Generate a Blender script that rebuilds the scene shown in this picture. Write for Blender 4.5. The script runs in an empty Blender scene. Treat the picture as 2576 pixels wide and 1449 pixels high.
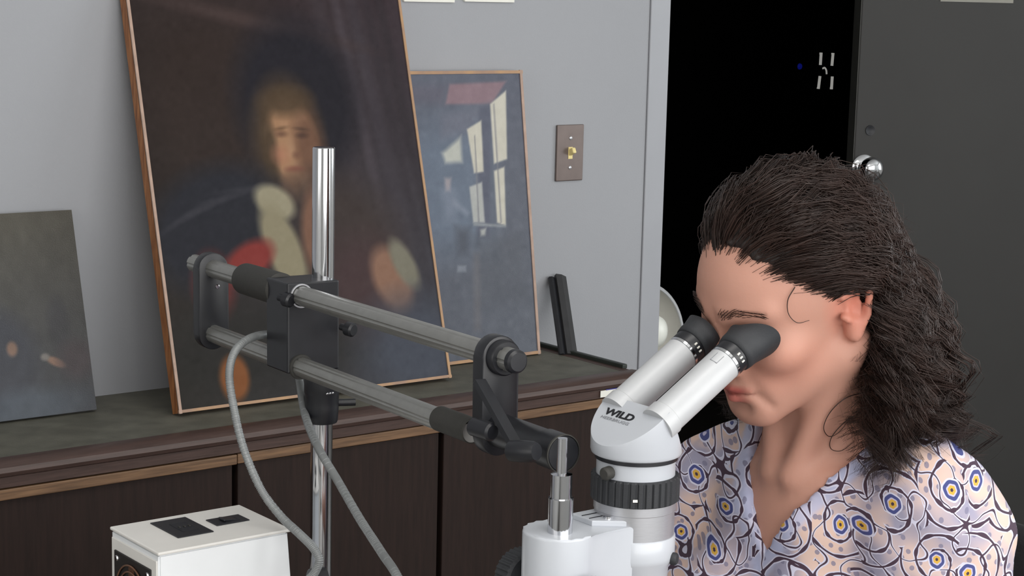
import bpy, bmesh, math, random
import numpy as np
from mathutils import Vector, Matrix

random.seed(7)
rng = np.random.default_rng(7)
S = bpy.context.scene
COL = S.collection

# ------------------------------------------------------------------ camera
FPX, PITCH, ROLL, YAW = 4600.0, math.radians(9.10), math.radians(1.38), math.radians(37.91)
CAMZ = 1.5
CX, CY = 1288.0, 724.5
F_ = np.array([math.sin(YAW) * math.cos(PITCH), math.cos(YAW) * math.cos(PITCH), -math.sin(PITCH)])
r0 = np.array([math.cos(YAW), -math.sin(YAW), 0.0])
u0 = np.cross(r0, F_)
R_ = math.cos(ROLL) * r0 + math.sin(ROLL) * u0
U_ = -math.sin(ROLL) * r0 + math.cos(ROLL) * u0
C_ = np.array([0, 0, CAMZ])
cam_d = bpy.data.cameras.new('camera')
cam = bpy.data.objects.new('camera', cam_d)
COL.objects.link(cam)
cam_d.sensor_fit = 'HORIZONTAL'
cam_d.sensor_width = 36.0
cam_d.lens = 36.0 * FPX / 2576.0
cam_d.clip_start = 0.05
m = Matrix.Identity(4)
for i in range(3):
    m[i][0], m[i][1], m[i][2], m[i][3] = R_[i], U_[i], -F_[i], C_[i]
cam.matrix_world = m
S.camera = cam

# ------------------------------------------------------------------ light
S.view_settings.view_transform = 'Standard'
S.view_settings.look = 'None'
S.view_settings.gamma = 1.0
S.view_settings.exposure = -0.22
S.view_settings.use_curve_mapping = False
world = bpy.data.worlds.new('world')
S.world = world
world.use_nodes = True
bg = world.node_tree.nodes['Background']
bg.inputs[0].default_value = (0.84, 0.92, 1.0, 1)
bg.inputs[1].default_value = 0.05


def area(name, loc, target, sx, sy, power, color):
    d = bpy.data.lights.new(name, 'AREA')
    d.shape = 'RECTANGLE'
    d.size, d.size_y = sx, sy
    d.energy = power
    d.color = color
    o = bpy.data.objects.new(name, d)
    COL.objects.link(o)
    o.location = loc
    o.rotation_euler = (Vector(target) - Vector(loc)).to_track_quat('-Z', 'Y').to_euler()
    return o


# daylight windows of the room (rear wall right of the photographer, right wall), plus added fills from left and overhead
area('window_daylight_rear', (1.3, -1.29, 1.7), (1.3, 2.0, 1.7), 4.2, 1.6, 116, (1.0, 0.99, 0.975))
area('window_daylight_right', (5.57, 0.2, 1.7), (0.0, 0.2, 1.7), 2.2, 1.6, 66, (0.93, 0.97, 1.0))
area('added_fill_left', (-2.27, 0.6, 1.7), (3.0, 0.6, 1.7), 2.2, 1.6, 20, (1.0, 0.97, 0.93))  # unseen fill from the left, added to brighten the chest
area('added_fill_overhead', (0.6, 0.5, 2.96), (0.6, 0.5, 0.0), 1.8, 0.7, 22, (1.0, 0.97, 0.93))  # unseen overhead fill, added to lift the ambient light


# ------------------------------------------------------------------ pixel -> place
def ray(x, y):
    return F_ + R_ * ((x - CX) / FPX) + U_ * ((CY - y) / FPX)


def at(x, y, d):
    return C_ + ray(x, y) * d


def onX(x, y, X):
    d = ray(x, y); return C_ + d * (X / d[0])


def onY(x, y, Y):
    d = ray(x, y); return C_ + d * (Y / d[1])


def onZ(x, y, Z):
    d = ray(x, y); return C_ + d * ((Z - CAMZ) / d[2])


def zat(X, Y, py):
    """height of the point above (X, Y) seen at image row py"""
    k = (CY - py) / FPX
    # (q.U)/(q.F) = k with q = (X, Y, z-CAMZ)
    a = X * U_[0] + Y * U_[1] - k * (X * F_[0] + Y * F_[1])
    b = U_[2] - k * F_[2]
    return CAMZ - a / b


def V3(a):
    return Vector((float(a[0]), float(a[1]), float(a[2])))


# ------------------------------------------------------------------ materials
def lin(c):
    out = []
    for v in c[:3]:
        v = v / 255.0
        out.append(v / 12.92 if v <= 0.04045 else ((v + 0.055) / 1.055) ** 2.4)
    return tuple(out)


def nodes_of(name):
    mt = bpy.data.materials.new(name)
    mt.use_nodes = True
    nt = mt.node_tree
    return mt, nt, nt.nodes['Principled BSDF']


def N(nt, typ, **kw):
    n = nt.nodes.new(typ)
    for k, v in kw.items():
        if k.startswith('i_'):
            key = k[2:]
            key = int(key) if key.isdigit() else key
            n.inputs[key].default_value = v
        else:
            setattr(n, k, v)
    return n


def mat(name, rgb, rough=0.5, metal=0.0, var=0.08, scale=30.0, stretch=(1, 1, 1), bump=0.0, bscale=None,
        spec=0.5, coat=0.0, rgb2=None, detail=4.0):
    """procedural material: noise-varied colour plus fine relief"""
    mt, nt, b = nodes_of(name)
    c = lin(rgb)
    c2 = lin(rgb2) if rgb2 else tuple(max(0, v * (1 - var * 2)) for v in c)
    tc = N(nt, 'ShaderNodeTexCoord')
    mp = N(nt, 'ShaderNodeMapping')
    mp.inputs['Scale'].default_value = stretch
    nt.links.new(tc.outputs['Object'], mp.inputs['Vector'])
    nz = N(nt, 'ShaderNodeTexNoise', i_Scale=scale, i_Detail=detail)
    nt.links.new(mp.outputs[0], nz.inputs['Vector'])
    cr = N(nt, 'ShaderNodeValToRGB')
    cr.color_ramp.elements[0].position = 0.32
    cr.color_ramp.elements[1].position = 0.68
    cr.color_ramp.elements[0].color = (*c2, 1)
    cr.color_ramp.elements[1].color = (*c, 1)
    nt.links.new(nz.outputs['Fac'], cr.inputs['Fac'])
    nt.links.new(cr.outputs['Color'], b.inputs['Base Color'])
    b.inputs['Roughness'].default_value = rough
    b.inputs['Metallic'].default_value = metal
    b.inputs['Specular IOR Level'].default_value = spec
    b.inputs['Coat Weight'].default_value = coat
    if bump:
        nb = N(nt, 'ShaderNodeTexNoise', i_Scale=bscale or scale * 4, i_Detail=3.0)
        nt.links.new(mp.outputs[0], nb.inputs['Vector'])
        bp = N(nt, 'ShaderNodeBump', i_Strength=bump, i_Distance=0.002)
        nt.links.new(nb.outputs['Fac'], bp.inputs['Height'])
        nt.links.new(bp.outputs[0], b.inputs['Normal'])
    return mt


def attr_mat(name, rough=0.4, sss=0.0, spec=0.5, bump=0.0, bscale=600.0, coat=0.0, coat_rough=0.2):
    mt, nt, b = nodes_of(name)
    a = N(nt, 'ShaderNodeAttribute', attribute_name='Col')
    nt.links.new(a.outputs['Color'], b.inputs['Base Color'])
    b.inputs['Roughness'].default_value = rough
    b.inputs['Specular IOR Level'].default_value = spec
    b.inputs['Coat Weight'].default_value = coat
    b.inputs['Coat Roughness'].default_value = coat_rough
    if sss:
        b.inputs['Subsurface Weight'].default_value = sss
        b.inputs['Subsurface Radius'].default_value = (0.010, 0.004, 0.002)
        b.inputs['Subsurface Scale'].default_value = 1.0
    if bump:
        tc = N(nt, 'ShaderNodeTexCoord')
        nb = N(nt, 'ShaderNodeTexNoise', i_Scale=bscale, i_Detail=3.0)
        nt.links.new(tc.outputs['Object'], nb.inputs['Vector'])
        bp = N(nt, 'ShaderNodeBump', i_Strength=bump, i_Distance=0.001)
        nt.links.new(nb.outputs['Fac'], bp.inputs['Height'])
        nt.links.new(bp.outputs[0], b.inputs['Normal'])
    return mt


M = {}
M['wall'] = mat('wall_paint', (156, 158, 163), 0.65, var=0.02, scale=3, bump=0.15, bscale=260)
M['ceiling'] = mat('ceiling_white', (225, 225, 222), 0.8, var=0.02, scale=3)
M['casing'] = mat('casing_paint', (160, 162, 168), 0.5, var=0.02, scale=8)
M['unlit_black'] = mat('unlit_room_black', (8, 8, 9), 0.9, var=0.1, scale=5, spec=0.05)  # near-black colour stands in for the darkness of the unlit room
M['floor'] = mat('floor_vinyl', (70, 66, 62), 0.5, var=0.15, scale=12)
M['door'] = mat('door_paint', (54, 53, 52), 0.55, var=0.05, scale=4, spec=0.35)
M['door_edge'] = mat('door_edge_paint', (70, 70, 67), 0.55, var=0.04, scale=20)
M['chrome'] = mat('chrome', (215, 216, 220), 0.10, metal=1.0, var=0.02, scale=60)
M['brushed'] = mat('brushed_aluminium', (196, 197, 202), 0.36, metal=0.75, var=0.04, scale=120, stretch=(1, 1, 14))
M['tube'] = mat('satin_tube_steel', (150, 150, 147), 0.34, metal=0.6, var=0.05, scale=70)
M['black_metal'] = mat('black_anodised', (30, 31, 36), 0.38, var=0.12, scale=60, spec=0.5)
M['black_matt'] = mat('black_matt_sleeve', (52, 51, 48), 0.7, var=0.08, scale=90, bump=0.1)
M['rubber'] = mat('black_rubber', (42, 44, 48), 0.65, var=0.06, scale=80, bump=0.15, bscale=900)
M['white_enamel'] = mat('white_enamel', (236, 239, 242), 0.32, var=0.015, scale=20, coat=0.2)
M['scope_white'] = mat('microscope_enamel', (186, 190, 197), 0.32, var=0.015, scale=20, coat=0.2)
M['warm_white'] = mat('warm_white_enamel', (226, 224, 220), 0.38, var=0.02, scale=25)
M['tube_white'] = mat('eyepiece_grey_white', (184, 186, 189), 0.36, var=0.02, scale=30)
M['hose'] = mat('grey_hose', (140, 143, 144), 0.45, metal=0.25, var=0.06, scale=60)
M['lino'] = mat('grey_green_linoleum', (102, 101, 91), 0.6, var=0.16, scale=26, bump=0.2, bscale=400)
M['nosing'] = mat('dark_red_brown_wood', (80, 62, 57), 0.42, var=0.16, scale=14, stretch=(1.2, 22, 22), bump=0.1)
M['strip'] = mat('worn_brown_wood', (128, 97, 70), 0.5, var=0.18, scale=10, stretch=(1.5, 26, 26), rgb2=(92, 68, 48))
M['panel'] = mat('dark_cabinet_wood', (42, 29, 25), 0.65, var=0.16, scale=10, stretch=(14, 14, 1.2), bump=0.08, spec=0.25)
M['lip'] = mat('dark_green_lip', (42, 48, 44), 0.5, var=0.1, scale=40)
M['stretcher'] = mat('stretcher_pine', (168, 112, 68), 0.55, var=0.18, scale=12, stretch=(14, 14, 2), rgb2=(120, 72, 38))
M['tape'] = mat('gold_brown_edging', (176, 138, 98), 0.5, var=0.15, scale=30, rgb2=(150, 120, 100))
M['pale_edge'] = mat('pale_edging', (178, 150, 134), 0.5, var=0.12, scale=40)
M['dark_edge'] = mat('dark_canvas_edge', (52, 50, 46), 0.7, var=0.1, scale=40)
M['moulding'] = mat('black_frame_moulding', (48, 48, 50), 0.55, var=0.1, scale=40)
M['plate'] = mat('bronze_switch_plate', (120, 108, 104), 0.42, metal=0.55, var=0.06, scale=40)
M['ivory'] = mat('ivory_plastic', (232, 214, 150), 0.3, var=0.03, scale=40)
M['paper'] = mat('white_paper', (235, 234, 226), 0.8, var=0.02, scale=40)
M['paper_grey'] = mat('grey_paper', (150, 148, 140), 0.8, var=0.03, scale=40)
M['paper_blue'] = mat('blue_ink', (86, 84, 160), 0.7, var=0.05, scale=40)
M['ink'] = mat('black_print', (18, 19, 26), 0.5, var=0.02, scale=40)
M['ink_grey'] = mat('grey_print', (130, 132, 138), 0.5, var=0.02, scale=40)
M['lamp_in'] = mat('lamp_reflector', (205, 203, 196), 0.5, var=0.03, scale=20)
M['bulb'] = mat('milky_bulb', (238, 240, 232), 0.35, var=0.02, scale=20)
M['table'] = mat('table_laminate', (150, 148, 144), 0.5, var=0.05, scale=20)
M['copper'] = mat('copper_winding', (150, 110, 88), 0.35, metal=0.8, var=0.15, scale=200)
M['dark_brown'] = mat('fan_dark', (28, 22, 20), 0.5, var=0.1, scale=50)
M['chair'] = mat('black_chair_fabric', (22, 22, 25), 0.8, var=0.1, scale=120, bump=0.2)
M['trousers'] = mat('dark_trousers', (34, 34, 42), 0.8, var=0.1, scale=80)
M['shoe'] = mat('black_shoe', (20, 19, 19), 0.4, var=0.1, scale=80)
mt, nt, b = nodes_of('blue_led')
b.inputs['Base Color'].default_value = (0, 0, 0.02, 1)
b.inputs['Emission Color'].default_value = (0.02, 0.04, 1.0, 1)
b.inputs['Emission Strength'].default_value = 0.10
M['led'] = mt
mt, nt, b = nodes_of('pale_glow_bar')
b.inputs['Base Color'].default_value = (0.35, 0.35, 0.33, 1)
b.inputs['Emission Color'].default_value = (1, 0.98, 0.92, 1)
b.inputs['Emission Strength'].default_value = 0.30  # emission stands in for light reflected by the bars and hook
M['slot'] = mt


# ------------------------------------------------------------------ mesh helpers
def tag(o, label=None, cat=None, group=None, kind=None):
    if label: o['label'] = label
    if cat: o['category'] = cat
    if group: o['group'] = group
    if kind: o['kind'] = kind
    return o


def thing(name, loc, label, cat, group=None):
    o = bpy.data.objects.new(name, None)
    o.empty_display_size = 0.05
    COL.objects.link(o)
    o.location = V3(loc)
    return tag(o, label, cat, group)


def wpos(o):
    p = Vector((0, 0, 0))
    while o is not None:
        p = p + o.location
        o = o.parent
    return p


def link(name, me, mt, parent=None, smooth=False, base=None):
    """verts are in world space; the object sits at its parent's origin (or at base)"""
    o = bpy.data.objects.new(name, me)
    COL.objects.link(o)
    if parent is not None:
        o.parent = parent
        off = wpos(parent)
    else:
        off = V3(base) if base is not None else Vector((0, 0, 0))
        o.location = off
    if off.length > 0:
        me.transform(Matrix.Translation(-off))
    if mt is not None:
        me.materials.append(mt)
    if smooth:
        me.polygons.foreach_set('use_smooth', [True] * len(me.polygons))
    me.update()
    return o


def np_mesh(name, verts, faces):
    me = bpy.data.meshes.new(name)
    verts = np.ascontiguousarray(verts, dtype=np.float32)
    faces = np.ascontiguousarray(faces, dtype=np.int32)
    n, k = faces.shape
    me.vertices.add(len(verts))
    me.vertices.foreach_set('co', verts.ravel())
    me.loops.add(n * k)
    me.loops.foreach_set('vertex_index', faces.ravel())
    me.polygons.add(n)
    me.polygons.foreach_set('loop_start', np.arange(0, n * k, k, dtype=np.int32))
    me.update(calc_edges=True)
    me.validate()
    return me


def bm_done(bm, name):
    bmesh.ops.recalc_face_normals(bm, faces=bm.faces[:])
    me = bpy.data.meshes.new(name)
    bm.to_mesh(me)
    bm.free()
    return me


def frame(z, x=None):
    """3x3 with columns x, y, z"""
    z = V3(z).normalized()
    if x is None:
        x = Vector((0, 0, 1)) if abs(z.z) < 0.9 else Vector((1, 0, 0))
    x = V3(x)
    x = (x - z * x.dot(z)).normalized()
    y = z.cross(x)
    return Matrix((x, y, z)).transposed()


def box(name, c, size, mt, parent=None, rot=None, bevel=0.0, seg=2, smooth=False, base=None):
    bm = bmesh.new()
    bmesh.ops.create_cube(bm, size=1.0)
    for v in bm.verts:
        v.co = Vector((v.co.x * size[0], v.co.y * size[1], v.co.z * size[2]))
    if bevel:
        bmesh.ops.bevel(bm, geom=bm.edges[:] + bm.verts[:], offset=bevel, segments=seg, affect='EDGES', profile=0.5)
    T = Matrix.Translation(V3(c)) @ (rot.to_4x4() if rot is not None else Matrix.Identity(4))
    bm.transform(T)
    return link(name, bm_done(bm, name), mt, parent, smooth, base)


def lathe(name, profile, origin, axis, mt, parent=None, seg=48, xref=None, smooth=True, ang=40, base=None, rfun=None, ring=False):
    """profile: list of (radius, height) along axis; closed at ends when radius 0"""
    if ring: profile = list(profile) + [profile[0]]
    fr = frame(axis, xref)
    o = V3(origin)
    vs, fs = [], []
    n = len(profile)
    for (r, h) in profile:
        for k in range(seg):
            a = 2 * math.pi * k / seg
            rr = r if rfun is None else rfun(r, h, a)
            vs.append(o + fr @ Vector((rr * math.cos(a), rr * math.sin(a), h)))
    for i in range(n - 1):
        for k in range(seg):
            k2 = (k + 1) % seg
            fs.append((i * seg + k, i * seg + k2, (i + 1) * seg + k2, (i + 1) * seg + k))
    bm = bmesh.new()
    bv = [bm.verts.new(v) for v in vs]
    for f in fs:
        bm.faces.new([bv[i] for i in f])
    if not ring and profile[0][0] > 1e-6: bm.faces.new([bv[k] for k in range(seg)][::-1])
    if not ring and profile[-1][0] > 1e-6: bm.faces.new([bv[(n - 1) * seg + k] for k in range(seg)])
    bmesh.ops.remove_doubles(bm, verts=bm.verts[:], dist=1e-6)
    me = bm_done(bm, name)
    ob = link(name, me, mt, parent, smooth, base)
    if smooth:
        sharp(me, ang)
    return ob


def sharp(me, ang=40):
    bm = bmesh.new()
    bm.from_mesh(me)
    lim = math.radians(ang)
    for e in bm.edges:
        if len(e.link_faces) == 2 and e.calc_face_angle(0) > lim:
            e.smooth = False
    bm.to_mesh(me)
    bm.free()


def rod(name, a, b, r, mt, parent=None, seg=32, bev=0.0, r2=None, base=None):
    a, b = np.array(a, float), np.array(b, float)
    L = np.linalg.norm(b - a)
    r2 = r if r2 is None else r2
    if bev:
        pr = [(0, 0), (r - bev, 0), (r, bev), (r2, L - bev), (r2 - bev, L), (0, L)]
    else:
        pr = [(0, 0), (r, 0), (r2, L), (0, L)]
    return lathe(name, pr, a, b - a, mt, parent, seg, base=base)


def spline(pts, n):
    """Catmull-Rom resample"""
    P = np.array(pts, float)
    P = np.vstack([2 * P[0] - P[1], P, 2 * P[-1] - P[-2]])
    out = []
    m_ = len(P) - 3
    for t in np.linspace(0, m_ - 1e-9, n):
        i = int(t); u = t - i
        p0, p1, p2, p3 = P[i], P[i + 1], P[i + 2], P[i + 3]
        out.append(0.5 * ((2 * p1) + (-p0 + p2) * u + (2 * p0 - 5 * p1 + 4 * p2 - p3) * u * u + (-p0 + 3 * p1 - 3 * p2 + p3) * u ** 3))
    return np.array(out)


def sweep(name, path, rad, mt, parent=None, seg=12, base=None):
    """tube along path; rad scalar or array"""
    path = np.array(path, float)
    n = len(path)
    rad = np.full(n, rad) if np.isscalar(rad) else np.array(rad)
    t = np.gradient(path, axis=0)
    t /= np.linalg.norm(t, axis=1)[:, None]
    ref = np.array([0.31, 0.52, 0.79])
    e1 = np.zeros_like(t)
    e = np.cross(t[0], ref); e /= np.linalg.norm(e)
    for i in range(n):
        e = e - t[i] * (e @ t[i]); e /= np.linalg.norm(e)
        e1[i] = e
    e2 = np.cross(t, e1)
    a = np.linspace(0, 2 * np.pi, seg, endpoint=False)
    vs = path[:, None, :] + rad[:, None, None] * (np.cos(a)[None, :, None] * e1[:, None, :] + np.sin(a)[None, :, None] * e2[:, None, :])
    vs = vs.reshape(-1, 3)
    i, k = np.meshgrid(np.arange(n - 1), np.arange(seg), indexing='ij')
    k2 = (k + 1) % seg
    fs = np.stack([i * seg + k, i * seg + k2, (i + 1) * seg + k2, (i + 1) * seg + k], -1).reshape(-1, 4)
    # caps
    vs = np.vstack([vs, path[0], path[-1]])
    kk = np.arange(seg); c0, c1 = n * seg, n * seg + 1
    cap0 = np.stack([np.full(seg, c0), (kk + 1) % seg, kk, kk], -1)
    me = bpy.data.meshes.new(name)
    faces = [tuple(f) for f in fs.tolist()]
    faces += [(c0, (q + 1) % seg, q) for q in range(seg)]
    faces += [(c1, (n - 1) * seg + q, (n - 1) * seg + (q + 1) % seg) for q in range(seg)]
    me.from_pydata([tuple(v) for v in vs.tolist()], [], faces)
    return link(name, me, mt, parent, True, base)


def extrude(name, pts, depth, mt, parent=None, T=None, bevel=0.0, seg=2, smooth=False, base=None, vert_only=False):
    """polygon (2D) extruded from z=0 to z=depth in frame T (4x4)"""
    bm = bmesh.new()
    lo = [bm.verts.new((p[0], p[1], 0)) for p in pts]
    hi = [bm.verts.new((p[0], p[1], depth)) for p in pts]
    n = len(pts)
    fb = bm.faces.new(lo[::-1])
    ft = bm.faces.new(hi)
    for i in range(n):
        bm.faces.new((lo[i], lo[(i + 1) % n], hi[(i + 1) % n], hi[i]))
    if bevel:
        ed = list(ft.edges) + ([] if vert_only else list(fb.edges))
        bmesh.ops.bevel(bm, geom=ed, offset=bevel, segments=seg, affect='EDGES', profile=0.5)
    if T is not None:
        bm.transform(T)
    me = bm_done(bm, name)
    ob = link(name, me, mt, parent, smooth, base)
    if smooth:
        sharp(me, 35)
    return ob


def setcol(me, cols):
    a = me.color_attributes.new('Col', 'FLOAT_COLOR', 'POINT')
    c = np.ones((len(me.vertices), 4), np.float32)
    c[:, :3] = cols
    a.data.foreach_set('color', c.ravel())


# ------------------------------------------------------------------ the setting
WY = 2.860                     # face of the back wall
jx = onY(1672, 360, WY)[0]     # edge of the door opening
lx = onY(1619, 460, WY)[0]     # joint of the casing
tag(box('wall_back', ((-2.3 + lx) / 2, WY + 0.07, 1.5), (lx + 2.3, 0.14, 3.0), M['wall'], base=(0, WY, 0)), kind='structure')
tag(box('trim_1', ((lx + jx) / 2 + 0.0007, WY + 0.068, 1.5), (jx - lx - 0.0015, 0.144, 3.0), M['casing'], bevel=0.002, base=(lx, WY, 0)), kind='structure')
tag(box('floor', (2.0, 0.9, -0.05), (9.2, 8.8, 0.1), M['floor']), kind='structure')
# dark room beyond the doorway
x1 = 4.44
tag(box('wall_beyond_left', (jx - 0.35, 4.06, 1.5), (0.08, 2.0, 3.0), M['unlit_black']), kind='structure')
tag(box('wall_beyond_right', (6.4, 4.06, 1.5), (0.08, 2.0, 3.0), M['unlit_black']), kind='structure')
tag(box('wall_beyond_back', (4.3, 5.06, 1.5), (4.4, 0.08, 3.0), M['unlit_black']), kind='structure')
tag(box('ceiling_beyond', (4.3, 4.05, 3.04), (4.4, 2.1, 0.08), M['unlit_black']), kind='structure')
tag(box('wall_partition', (5.45, WY + 0.07, 1.5), (2.0, 0.14, 3.0), M['wall']), kind='structure')
# rest of the room, out of view
tag(box('wall_rear', (1.65, -1.40, 1.5), (7.9, 0.1, 3.0), M['ceiling']), kind='structure')
tag(box('wall_left', (-2.35, 0.8, 1.5), (0.1, 4.3, 3.0), M['ceiling']), kind='structure')
tag(box('wall_right', (5.65, 0.8, 1.5), (0.1, 4.1, 3.0), M['ceiling']), kind='structure')
tag(box('ceiling', (1.65, 0.8, 3.05), (7.9, 4.3, 0.1), M['ceiling']), kind='structure')

# half open door leaf
dl = np.array([3.55, 3.15]); dh = np.array([4.39, 2.78])
dv = dh - dl; dlen = np.linalg.norm(dv); dv /= dlen
dn = np.array([dv[1], -dv[0]])            # faces the camera
drot = Matrix(((dv[0], -dn[0], 0), (dv[1], -dn[1], 0), (0, 0, 1)))
dc = (dl + dh) / 2 - dn * 0.022
door = box('door_1', (dc[0], dc[1], 1.05), (dlen, 0.044, 2.06), M['door'], rot=drot, bevel=0.003, base=(dh[0], dh[1], 0.02))
tag(door, kind='structure')


def ondoor(px, py):
    d = ray(px, py)
    t = (dl @ dn) / (d[:2] @ dn)
    return C_ + d * t


dn3 = np.array([dn[0], dn[1], 0])
e_c = np.array([dl[0], dl[1], 1.05]) - dn3 * 0.022 - np.array([dv[0], dv[1], 0]) * 0.001
box('door_edge_band', e_c, (0.002, 0.040, 2.05), M['door_edge'], door, rot=drot)
kp = ondoor(2172, 421)
lathe('door_knob', [(0.033, 0), (0.033, 0.004), (0.028, 0.008), (0.013, 0.012), (0.012, 0.024), (0.02, 0.03), (0.0285, 0.038),
                    (0.031, 0.048), (0.029, 0.058), (0.021, 0.066), (0.008, 0.069), (0, 0.0692)], kp, dn3, M['chrome'], door, 40)
hp = ondoor(2189, 328)
lathe('lock_hole', [(0.0, 0.0), (0.006, 0.0004), (0.0095, 0.0015), (0.013, 0.002), (0.0135, 0.0)], hp, dn3, M['ink'], door, 28)
pp = ondoor(2460, -40)
nr = box('paper_notice', pp + dn3 * 0.0012, (0.205, 0.001, 0.092), M['paper_grey'], rot=drot, base=pp)
tag(nr, 'pale paper notice taped high on the dark grey door', 'paper')

# ------------------------------------------------------------------ counter along the wall
ZT = 0.802
XE = 2.272          # right end of the counter
XL = 0.2
NF = 2.503          # front of the nosing
top = thing('counter_top', (XL, NF, ZT - 0.05), 'long grey-green linoleum counter top with dark wood nosing below the paintings', 'counter')
box('linoleum', ((XL + XE - 0.02) / 2, (2.548 + WY) / 2, ZT - 0.012), (XE - 0.02 - XL, WY - 2.548, 0.024), M['lino'], top)
# nosing: moulded profile swept along x (profile in y,z)
prof = [(2.547, -0.03), (2.547, 0.0015), (2.530, 0.003), (2.514, 0.0015), (2.505, -0.004), (2.502, -0.011), (2.505, -0.017),
        (2.511, -0.020), (2.512, -0.036), (2.520, -0.038), (2.53, -0.038)]
Tn = Matrix(((0, 0, 1, XL), (1, 0, 0, 0), (0, 1, 0, ZT), (0, 0, 0, 1)))
extrude('nosing', prof, XE + 0.004 - XL, M['nosing'], top, Tn, smooth=True)
box('end_nosing', (XE - 0.009, (2.548 + WY) / 2, ZT - 0.017), (0.022, WY - 2.549, 0.036), M['nosing'], top, bevel=0.002)
box('end_lip', (XE + 0.0015, (2.56 + WY) / 2, ZT + 0.004), (0.012, WY - 2.565, 0.009), M['lip'], top, bevel=0.002)

g1 = onY(595, 1200, 2.52)[0]; g2 = onY(1112, 1200, 2.52)[0]
units = [(XL, g1, 'dark brown cabinet unit under the counter behind the white light box, left of both others'),
         (g1, g2, 'dark brown cabinet unit under the counter directly behind the chrome post'),
         (g2, XE - 0.006, 'dark brown cabinet unit at the counter end behind the microscope arm')]
for i, (a, b_, lb) in enumerate(units):
    u = thing('cabinet_unit', ((a + b_) / 2, 2.6, 0), lb, 'cabinet', 'cabinet units under the counter')
    zt = ZT - 0.039
    box('body', ((a + b_) / 2, (2.55 + WY) / 2 - 0.002, (zt + 0.08) / 2 + 0.0), (b_ - a - 0.002, WY - 2.55 - 0.004, zt - 0.08 + 0.0), M['panel'], u)
    yo = 2.514 if i == 0 else 2.517
    box('top_rail', ((a + b_) / 2, (yo + 2.55) / 2, zt - 0.0085), (b_ - a - (0.004 if i == 0 else 0.001), 2.55 - yo, 0.0165), M['strip'], u, bevel=0.0015)
    if i < 2:
        box('door_panel', ((a + b_) / 2, 2.537, (zt - 0.018 + 0.1) / 2), (b_ - a - 0.010, 0.024, zt - 0.02 - 0.1), M['panel'], u, bevel=0.0015)
    else:
        w = (b_ - a)
        box('door_panel', ((a + b_) / 2 + 0.002, 2.537, (zt - 0.018 + 0.1) / 2), (w - 0.008, 0.024, zt - 0.02 - 0.1), M['panel'], u, bevel=0.0015)
    box('plinth', ((a + b_) / 2, 2.69, 0.04), (b_ - a - 0.002, 0.25, 0.08), M['panel'], u)

# label on the nosing
lp = onY(1558, 975, 2.500)
lab = thing('shelf_label', (lp[0], 2.5025, ZT - 0.024), 'white paper strip with blue edge stuck on the counter nosing', 'label')
lc = Vector((lp[0], 2.5105, ZT - 0.028))
box('strip', (lp[0], 2.5090, ZT - 0.0275), (0.076, 0.0012, 0.0125), M['paper'], lab)
box('blue_edge', (lp[0] + 0.006, 2.5087, ZT - 0.0207), (0.062, 0.0012, 0.0018), M['paper_blue'], lab)

# ------------------------------------------------------------------ wall fittings
sp = onY(1430, 384, WY)
sw = thing('light_switch', (sp[0], WY, sp[2]), 'bronze toggle light switch plate on the grey wall', 'light switch')
box('plate', (sp[0], WY - 0.003, sp[2]), (0.070, 0.006, 0.114), M['plate'], sw, bevel=0.002, seg=3)
tg = box('toggle', (sp[0], WY - 0.011, sp[2] + 0.003), (0.009, 0.018, 0.012), M['ivory'], sw, rot=Matrix.Rotation(math.radians(-25), 3, 'X'), bevel=0.002)
box('toggle_slot', (sp[0], WY - 0.0063, sp[2]), (0.011, 0.001, 0.024), M['ivory'], sw)
for s_ in (-1, 1):
    lathe('screw', [(0.0038, 0), (0.0036, 0.001), (0.002, 0.0018), (0, 0.002)], (sp[0], WY - 0.006, sp[2] + s_ * 0.030), (0, -1, 0), M['brushed'], sw, 16)
for (xa, xb, lb) in ((1012, 1140, 'white card on the wall above the small painting, nearer the big one'),
                     (1165, 1290, 'white card on the wall above the small painting, nearer the switch')):
    a = onY(xa, 4, WY); b_ = onY(xb, 2, WY)
    o = box('wall_card', ((a[0] + b_[0]) / 2, WY - 0.003, a[2] + 0.06), (b_[0] - a[0], 0.006, 0.12), M['paper'], bevel=0.001, base=((a[0] + b_[0]) / 2, WY, a[2]))
    tag(o, lb, 'card', 'cards at the top of the wall')


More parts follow.
